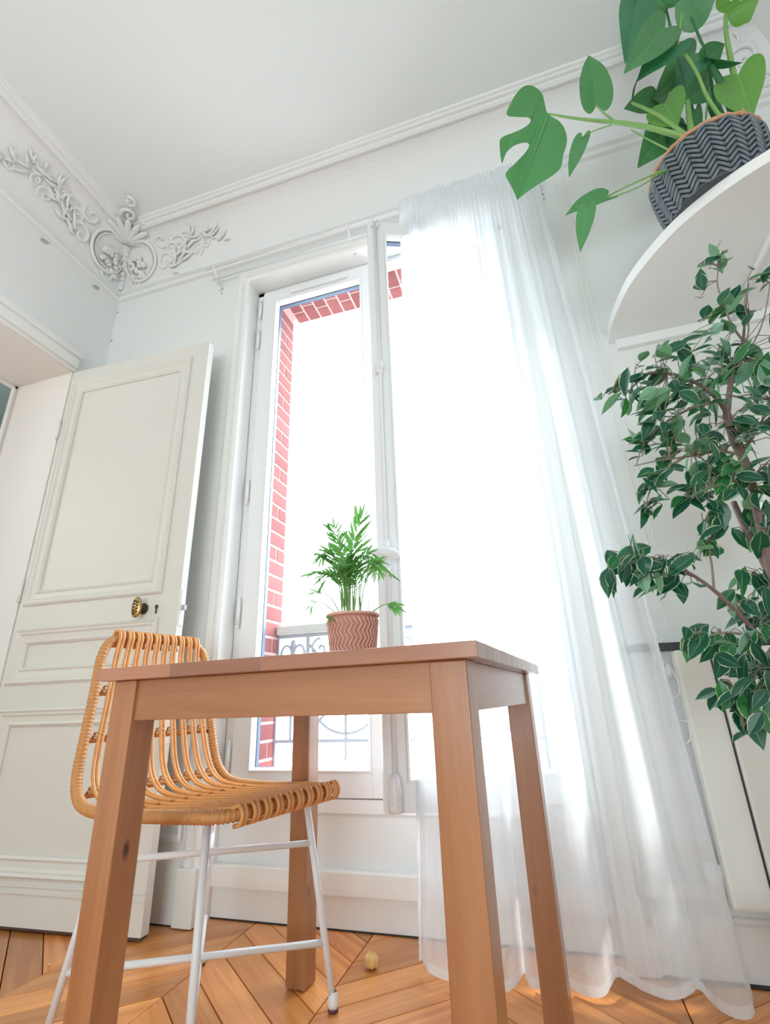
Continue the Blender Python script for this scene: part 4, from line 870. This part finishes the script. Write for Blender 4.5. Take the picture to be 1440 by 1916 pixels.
# ================================================================== PLANTS
def blade(base, tip, W, nrm, shape='heart', nt=9, ss=(-1, -.72, -.36, 0, .36, .72, 1), fold=.18, droop=.10, lobe=.16, skew=.25, wavy=0.0):
    """leaf blade as a curved sheet; returns verts, faces, rim, rib"""
    base, tip = Vector(base), Vector(tip); ax = tip-base; L = ax.length; ax.normalize()
    n = Vector(nrm); n = (n-ax*n.dot(ax)); n = n.normalized() if n.length > 1e-6 else ax.orthogonal().normalized()
    sd = ax.cross(n)
    vs = []; rim = []; rib = []
    for i in range(nt+1):
        t = i/nt
        if shape == 'ficus': w = math.sin(PI*t**.82)**.85*(1 if t < .7 else 1-.25*(t-.7)/.3) if 0 < t < 1 else 0
        elif shape == 'palm': w = math.sin(PI*t**.7)**.7 if 0 < t < 1 else 0
        else:
            w = (max(0, math.sin(PI*(t*.93+.07)**.68)))**.72 if t < 1 else 0
        w = max(w, .015)
        for s in ss:
            ww = w
            if shape == 'split' and s < 0:
                for (c, d) in ((.30, .035), (.56, .045)):
                    q = abs(t-c)/d
                    if q < 1: ww = w*(.30+.70*q**2*.9)
            a = abs(s)
            p = base+ax*(L*t)+sd*(s*.5*W*ww)
            p -= ax*(L*lobe*a*(1-t)**3)
            p += ax*(skew*a*.5*W*ww*(t if shape in ('split', 'heart') else 0))
            p += n*(fold*a*.5*W*ww)-n*(droop*L*t*t)
            if wavy: p += n*(wavy*W*a*math.sin(t*9+s*2))
            vs.append(p); rim.append(a); rib.append(1.0 if s == 0 else 0.0)
    m = len(ss); fs = []
    for i in range(nt):
        for j in range(m-1): fs.append((i*m+j, i*m+j+1, (i+1)*m+j+1, (i+1)*m+j))
    return vs, fs, rim, rib
def blade_mesh(name, mats, *a, **k):
    vs, fs, rim, rib = blade(*a, **k)
    me = bpy.data.meshes.new(name); me.from_pydata([tuple(v) for v in vs], [], fs)
    for nm, dat in (('rim', rim), ('rib', rib)):
        at_ = me.attributes.new(nm, 'FLOAT', 'POINT'); at_.data.foreach_set('value', dat)
    me.polygons.foreach_set('use_smooth', [True]*len(fs)); me.materials.append(mats); me.update(); return me

HEART = [(-.01, .012), (-.09, .10), (-.15, .22), (-.13, .35), (-.03, .46), (.14, .5), (.34, .475), (.54, .385), (.72, .265), (.87, .13), (.96, .045)]
SPLIT_L = [(-0.033, 0.039), (-0.122, 0.09), (-0.207, 0.154), (-0.235, 0.245), (-0.201, 0.34), (-0.11, 0.408), (0.039, 0.449), (0.235, 0.453), (0.202, 0.324), (0.162, 0.211), (0.179, 0.164), (0.248, 0.187), (0.382, 0.3), (0.514, 0.408), (0.592, 0.4), (0.746, 0.305), (0.636, 0.297), (0.515, 0.24), (0.429, 0.149), (0.42, 0.086), (0.51, 0.094), (0.681, 0.16), (0.824, 0.224), (0.899, 0.13)]
SPLIT_R = [(0.049, 0.071), (0.087, 0.152), (0.147, 0.227), (0.244, 0.295), (0.356, 0.321), (0.47, 0.321), (0.611, 0.338), (0.704, 0.284), (0.823, 0.158), (0.925, 0.06)]
def blade2(base, tip, W, nrm, left, right, fold=.14, droop=.06, wavy=.012, cols=(0, .05, .3, .62, .86, 1), dense=True):
    """leaf with true outline: strips from the midrib out to the margin"""
    base, tip = Vector(base), Vector(tip); ax = tip-base; L = ax.length; ax.normalize()
    n = Vector(nrm); n = (n-ax*n.dot(ax)).normalized(); sd = ax.cross(n)
    vs = []; fs = []; rim = []; rib = []
    for sgn, ol, wl in ((1, left, W), (-1, right, W)):
        P = [Vector((0, 0, 0))]+[Vector((u, v, 0)) for u, v in ol]+[Vector((1, 0, 0))]
        C_ = catmull(P, .035) if dense else P
        N = len(C_); o = len(vs)
        acc = [0.0]
        for i in range(1, N): acc.append(acc[-1]+(C_[i]-C_[i-1]).length)
        for i, c in enumerate(C_):
            fr = acc[i]/acc[-1]; um = max(0.0, min(1.0, .45*fr**1.5+.55*max(0, c.x*.92)))
            if i == N-1: um = 1.0
            for s in cols:
                u = um+(c.x-um)*s; v = c.y*s
                p = base+ax*(L*u)+sd*(sgn*v*wl)+n*(fold*v*wl-droop*L*max(0, u)**2+wavy*W*s*math.sin(u*11+sgn))
                vs.append(p); rim.append(s*.5); rib.append(1.0 if s == 0 else (.30 if i % 6 == 3 and s < .9 else 0.0))
        m = len(cols)
        for i in range(N-1):
            for j in range(m-1):
                q = (o+i*m+j, o+i*m+j+1, o+(i+1)*m+j+1, o+(i+1)*m+j)
                fs.append(q if sgn < 0 else q[::-1])
    return vs, fs, rim, rib

from mathutils.geometry import tessellate_polygon
def blade_cut(base, tip, W, nrm, left, right, fold=.16, droop=.06):
    """deeply cut leaf: each half is filled from its own outline, the midrib is a raised ribbon"""
    base, tip = Vector(base), Vector(tip); ax = tip-base; L = ax.length; ax.normalize()
    n = Vector(nrm); n = (n-ax*n.dot(ax)).normalized(); sd = ax.cross(n)
    vs = []; fs = []; rim = []; rib = []
    def put(u, v, sgn, lift=0.0): return base+ax*(L*u)+sd*(sgn*v*W)+n*(fold*v*W-droop*L*max(0, u)**2+lift+.010*W*math.sin(u*9+v*7))
    for sgn, ol in ((1, left), (-1, right)):
        C_ = catmull([Vector((0, 0, 0))]+[Vector((u, v, 0)) for u, v in ol]+[Vector((1, 0, 0))], .03)
        pl = [Vector((c.x, max(0.0, c.y), 0)) for c in C_]+[Vector((1-k/16, 0, 0)) for k in range(1, 16)]
        o = len(vs)
        for c in pl: vs.append(put(c.x, c.y, sgn)); rim.append(.3); rib.append(0.0)
        for t in tessellate_polygon([pl]):
            a_, b_, c_ = (pl[k] for k in t); cr = (b_-a_).cross(c_-a_).z*sgn
            if abs(cr) > 1e-9: fs.append(tuple(o+k for k in (t if cr > 0 else t[::-1])))
    o = len(vs)
    for k in range(17):
        u = k/16*.985; w = .012*(1-.8*u)
        for v, sg in ((w, 1), (0, 1), (w, -1)): vs.append(put(u, v, sg, .0012 if v else .0025)); rim.append(0.0); rib.append(1.0)
    for k in range(16):
        for j in range(2): fs.append((o+k*3+j, o+(k+1)*3+j, o+(k+1)*3+j+1, o+k*3+j+1))
    return vs, fs, rim, rib

# ---- monstera in its dark herringbone basket on the shelf
BX, BY, BZ, BR0, BR1, BH = .66, 1.25, 1.9265, .124, .146, .180
bas = thing('woven_basket', 'dark grey herringbone woven basket with a cane rim on the corner shelf', 'basket', (BX, BY, BZ))
def brad(z): return BR0+(BR1-BR0)*math.sin(PI/2*min(1, z/BH*1.05))
m_ = MB(); m_.lathe([(0, 0), (BR0-.004, 0)]+[(brad(BH*i/8), BH*i/8) for i in range(9)]+[(BR1-.008, BH), (BR1-.012, BH-.03), (0, BH-.03)], 48); m_.build('basket_body', M['pot_dark'], bas)
NCOL = 17
for c in range(NCOL):
    w_ = MB(); a0 = 2*PI*c/NCOL; da = 2*PI/NCOL
    for r_ in range(10):
        zz = .010+r_*.0172
        for s in (-1, 1):
            pts = []
            for q in range(4):
                t = q/3; a = a0+s*da*.5*t; z = zz-.026*t+.014
                z = min(BH-.006, max(.003, z)); r = brad(z)+.0022+.0012*math.sin(PI*t)
                pts.append((r*math.cos(a), r*math.sin(a), z))
            w_.tube(pts, .0046, 5, caps=True)
    o = w_.build('weave_strips', M['pot_strip'], bas); o['kind'] = 'stuff'
m_ = MB(); m_.tube([(BR1*math.cos(2*PI*i/60), BR1*math.sin(2*PI*i/60), BH+.002+.0015*math.sin(i*2.1)) for i in range(60)], [.0062+.0012*math.sin(i*3.3) for i in range(60)], 8, closed=True); m_.build('cane_rim', M['pot_rim'], bas)
m_ = MB(); m_.lathe([(BR0+.002, .002), (BR0+.006, .008), (BR0+.002, .014)], 48); m_.build('foot_band', M['pot_dark'], bas)
for a in (-2.2, -1.2, -.1, 1.2, 2.5):
    m_ = MB(); r = BR1+.003
    m_.tube([(r*math.cos(a+.03*k), r*math.sin(a+.03*k), BH+.012-.022*abs(k)) for k in (-1, 0, 1)], .006, 6); m_.build('rim_binding', M['pot_rim'], bas)
mon = thing('monstera_plant', 'large green monstera with split leaves growing from the dark basket on the shelf', 'plant', (BX, BY, BZ))
off = Vector((BX, BY, BZ))
MB().lathe([(0, BH-.026), (BR1-.013, BH-.026), (BR1-.013, BH-.029), (0, BH-.0295)], 32).build('soil', M['soil'], mon)
eye = Vector((0, 0, .666)); rndm = random.Random(2)
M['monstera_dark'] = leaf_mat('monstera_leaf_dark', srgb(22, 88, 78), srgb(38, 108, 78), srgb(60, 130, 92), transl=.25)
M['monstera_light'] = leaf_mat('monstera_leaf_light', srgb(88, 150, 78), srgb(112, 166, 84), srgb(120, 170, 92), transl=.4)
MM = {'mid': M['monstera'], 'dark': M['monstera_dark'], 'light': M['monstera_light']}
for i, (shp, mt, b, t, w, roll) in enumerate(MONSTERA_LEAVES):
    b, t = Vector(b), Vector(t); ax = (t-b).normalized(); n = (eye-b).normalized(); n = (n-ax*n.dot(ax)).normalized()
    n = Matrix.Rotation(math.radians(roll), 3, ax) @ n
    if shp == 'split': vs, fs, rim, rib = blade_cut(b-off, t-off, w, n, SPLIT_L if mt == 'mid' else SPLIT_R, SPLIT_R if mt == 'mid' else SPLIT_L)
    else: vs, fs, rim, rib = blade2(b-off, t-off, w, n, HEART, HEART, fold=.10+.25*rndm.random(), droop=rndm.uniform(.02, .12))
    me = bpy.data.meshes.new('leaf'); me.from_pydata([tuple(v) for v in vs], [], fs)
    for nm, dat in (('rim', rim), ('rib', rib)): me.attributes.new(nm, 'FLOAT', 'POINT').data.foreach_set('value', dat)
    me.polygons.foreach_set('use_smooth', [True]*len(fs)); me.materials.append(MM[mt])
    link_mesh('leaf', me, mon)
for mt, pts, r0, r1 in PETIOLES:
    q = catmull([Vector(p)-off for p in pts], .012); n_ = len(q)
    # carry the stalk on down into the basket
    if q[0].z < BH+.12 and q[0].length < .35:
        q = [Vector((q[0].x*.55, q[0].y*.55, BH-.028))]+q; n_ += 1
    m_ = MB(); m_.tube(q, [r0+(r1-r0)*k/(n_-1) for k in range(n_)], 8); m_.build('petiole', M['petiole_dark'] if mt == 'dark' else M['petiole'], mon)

# ---- ficus: stems, twigs, variegated leaves; planter on the floor beyond the frame
FXp, FYp = .452, 1.185
fic = thing('ficus_tree', 'variegated ficus tree with many small leaves in front of the radiator', 'plant', (FXp, FYp, 0))
off = Vector((FXp, FYp, 0))
tw = None
for i, (kd, pts, r0, r1) in enumerate(FICUS_WOOD):
    q = [Vector(p) for p in pts]
    if i == 0: q = [Vector((FXp+.01, FYp, .20)), Vector((FXp+.02, FYp+.01, .42))]+q
    if i == 1: q = [Vector((FXp-.01, FYp+.02, .20)), Vector((FXp-.005, FYp+.03, .5))]+q
    q = catmull([p-off for p in q], .02); n_ = len(q)
    m_ = MB(); m_.tube(q, [r0+(r1-r0)*k/(n_-1) for k in range(n_)], 8); m_.build('trunk' if kd == 'trunk' else 'branch', M['bark'] if r0 > .0045 else M['twig'], fic)
rnd = random.Random(77)
LV = []
for v in range(6):
    L = 1.0
    LV.append(blade('x' and (0, 0, 0), (1, 0, 0), rnd.uniform(.44, .56), (0, 0, 1), 'ficus', nt=5, ss=(-1, -.72, -.07, 0, .07, .72, 1), fold=rnd.uniform(.1, .5), droop=rnd.uniform(.02, .22), lobe=.02, skew=0))
LM = []
for vs, fs, rim, rib in LV:
    me = bpy.data.meshes.new('leaf'); me.from_pydata([tuple(v) for v in vs], [], fs)
    for nm, dat in (('rim', rim), ('rib', rib)): me.attributes.new(nm, 'FLOAT', 'POINT').data.foreach_set('value', dat)
    me.polygons.foreach_set('use_smooth', [True]*len(fs)); me.materials.append(M['ficus']); LM.append(me)
leaves = []; stalks = MB()
core = Vector((.50, 1.23, 1.15))
for c, r, n_, anchor in FICUS_CLUSTERS:
    c = Vector(c); anchor = Vector(anchor)
    for k in range(int(n_*1.35+.5)):
        d = Vector((rnd.gauss(0, 1), rnd.gauss(0, 1), rnd.gauss(0, 1))); d = d.normalized()*rnd.random()**.45
        p = c+Vector((d.x*r*1.6, d.y*r*3.0, d.z*r*1.5))
        out_ = (p-core); out_.z *= .3; out_ = out_.normalized() if out_.length > .02 else Vector((-1, 0, 0))
        dr = (out_*.75+Vector((0, 0, -.45))+Vector((rnd.uniform(-1, 1), rnd.uniform(-1, 1), rnd.uniform(-.8, .8)))*.95)
        if c.z > 1.55: dr = out_*.5+Vector((rnd.uniform(-.6, .8), rnd.uniform(-.7, .7), rnd.uniform(-.3, .9)))
        dr.normalize()
        L = rnd.uniform(.044, .070)
        nn = Vector((rnd.uniform(-.7, .7), -.55+rnd.uniform(-.7, .7), .65+rnd.uniform(-.5, .5)))
        nn = (nn-dr*nn.dot(dr)).normalized(); sd = nn.cross(dr)
        st = p-dr*L*.5
        R3 = Matrix((dr, sd, nn)).transposed().to_4x4()
        leaves.append((Matrix.Translation(st-off) @ R3 @ Matrix.Diagonal((L, L, L, 1)), k % 6))
        mid = (st+anchor)/2+Vector((0, 0, .012)); 
        stalks.tube([anchor-off, mid-off, st-off], [.0013, .0011, .0008], 4, caps=False)
o = stalks.build('leaf_stalks', M['twig'], fic); o['kind'] = 'stuff'
order = list(range(len(leaves))); rnd.shuffle(order)
for i in order[:290]:
    mtx, v = leaves[i]; o = bpy.data.objects.new('leaf', LM[v]); COL.objects.link(o); o.parent = fic; o.matrix_basis = mtx
mb = MB(); rimA = []; ribA = []
for i in order[290:]:
    mtx, v = leaves[i]; vs, fs, rim, rib = LV[v]; mb.add([mtx @ Vector(q) for q in vs], fs, True); rimA += rim; ribA += rib
o = mb.build('more_leaves', M['ficus'], fic); o['kind'] = 'stuff'
for nm, dat in (('rim', rimA), ('rib', ribA)): o.data.attributes.new(nm, 'FLOAT', 'POINT').data.foreach_set('value', dat)
pl = MB(); pl.lathe([(0, .002), (.105, .002), (.112, .008), (.132, .21), (.137, .225), (.128, .225), (.124, .20), (0, .20)], 40); pl.build('planter', M['terracotta'], fic)
pl = MB(); pl.lathe([(0, .206), (.1245, .206), (.1245, .2), (0, .199)], 24); pl.build('soil', M['soil'], fic)

# ---- little parlour palm in a pink woven pot on the table
PX, PY, PZ = -.376, 1.0, .7402
pot = thing('plant_pot', 'small pinkish woven pot standing on the birch table', 'pot', (PX, PY, PZ))
PR0, PR1, PHH = .043, .0535, .098
prad = lambda z: PR0+(PR1-PR0)*(z/PHH)**.8
m_ = MB(); m_.lathe([(0, 0), (PR0-.002, 0)]+[(prad(PHH*i/6), PHH*i/6) for i in range(7)]+[(PR1-.004, PHH), (PR1-.006, PHH-.02), (0, PHH-.02)], 36); m_.build('pot_body', M['pink_weave'], pot)
NS = 34
for c in range(NS):
    pts = []
    for q in range(13):
        z = .004+(PHH-.014)*q/12; a = 2*PI*(c+(.42 if (q//2) % 2 else -.42)*(1 if q % 2 == 0 else 0))/NS; r = prad(z)+.0012
        pts.append((r*math.cos(a), r*math.sin(a), z))
    s = MB(); s.tube(pts, .0017, 5); s.build('weave_strip', M['pink_strip'], pot)
m_ = MB(); m_.tube([((PR1+.0005)*math.cos(2*PI*i/48), (PR1+.0005)*math.sin(2*PI*i/48), PHH-.001) for i in range(48)], .0036, 8, closed=True)
m_.build('rolled_rim', M['pink_strip'], pot)
palm = thing('parlour_palm', 'small feathery green palm growing in the pink woven pot', 'plant', (PX, PY, PZ))
off = Vector((PX, PY, PZ))
MB().lathe([(0, PHH-.016), (PR1-.0065, PHH-.016), (PR1-.0065, PHH-.019), (0, PHH-.0195)], 24).build('soil', M['soil'], palm)
rnd = random.Random(9)
PF = list(enumerate(PALM_FRONDS))+[(fi, ([tuple(Vector(p)+Vector((rnd.uniform(-.016, .016), rnd.uniform(-.05, .05), rnd.uniform(-.03, .004)))*(k/3)) for k, p in enumerate(f[0])], f[1]*.9, f[2])) for fi, f in list(enumerate(PALM_FRONDS))[1:10] for _ in range(2)]
for fi, (pts, ll, n_) in PF:
    n_ = int(n_*1.5) if fi < 10 else n_
    q = catmull([Vector(p)-off for p in pts], .006)
    if q[0].z > PHH-.02: q = [Vector((q[0].x*.5, q[0].y*.5, PHH-.018))]+q
    m_ = MB(); N = len(q); m_.tube(q, [.0017-.0011*k/(N-1) for k in range(N)], 6); fr_ = m_.build('frond', M['petiole'], palm)
    k0 = .48 if fi < 10 else .72
    for j in range(n_):
        t = k0+(1-k0)*j/max(1, n_-1); i = min(N-2, int(t*(N-1))); p = q[i]; tg_ = (q[i+1]-q[max(0, i-1)]).normalized()
        for s in ((-1, 1) if j < n_-1 else (0,)):
            up = Vector((0, -.5, .8)); sd = tg_.cross(up).normalized()
            d = (tg_*(.75+.5*t)+sd*s*.85+Vector((rnd.uniform(-.25, .25), rnd.uniform(-.5, .5), rnd.uniform(-.25, .15)))).normalized()
            L = ll*rnd.uniform(.75, 1.15)*(.8+.4*math.sin(PI*(t-k0)/(1-k0+.01)))
            nn = Vector((rnd.uniform(-.4, .4), -.8, .5))
            me = blade_mesh('leaflet', M['palm'], p, p+d*L, L*.155, nn, 'palm', nt=5, ss=(-1, 0, 1), fold=.3, droop=.12, lobe=0, skew=0)
            link_mesh('leaflet', me, fr_)
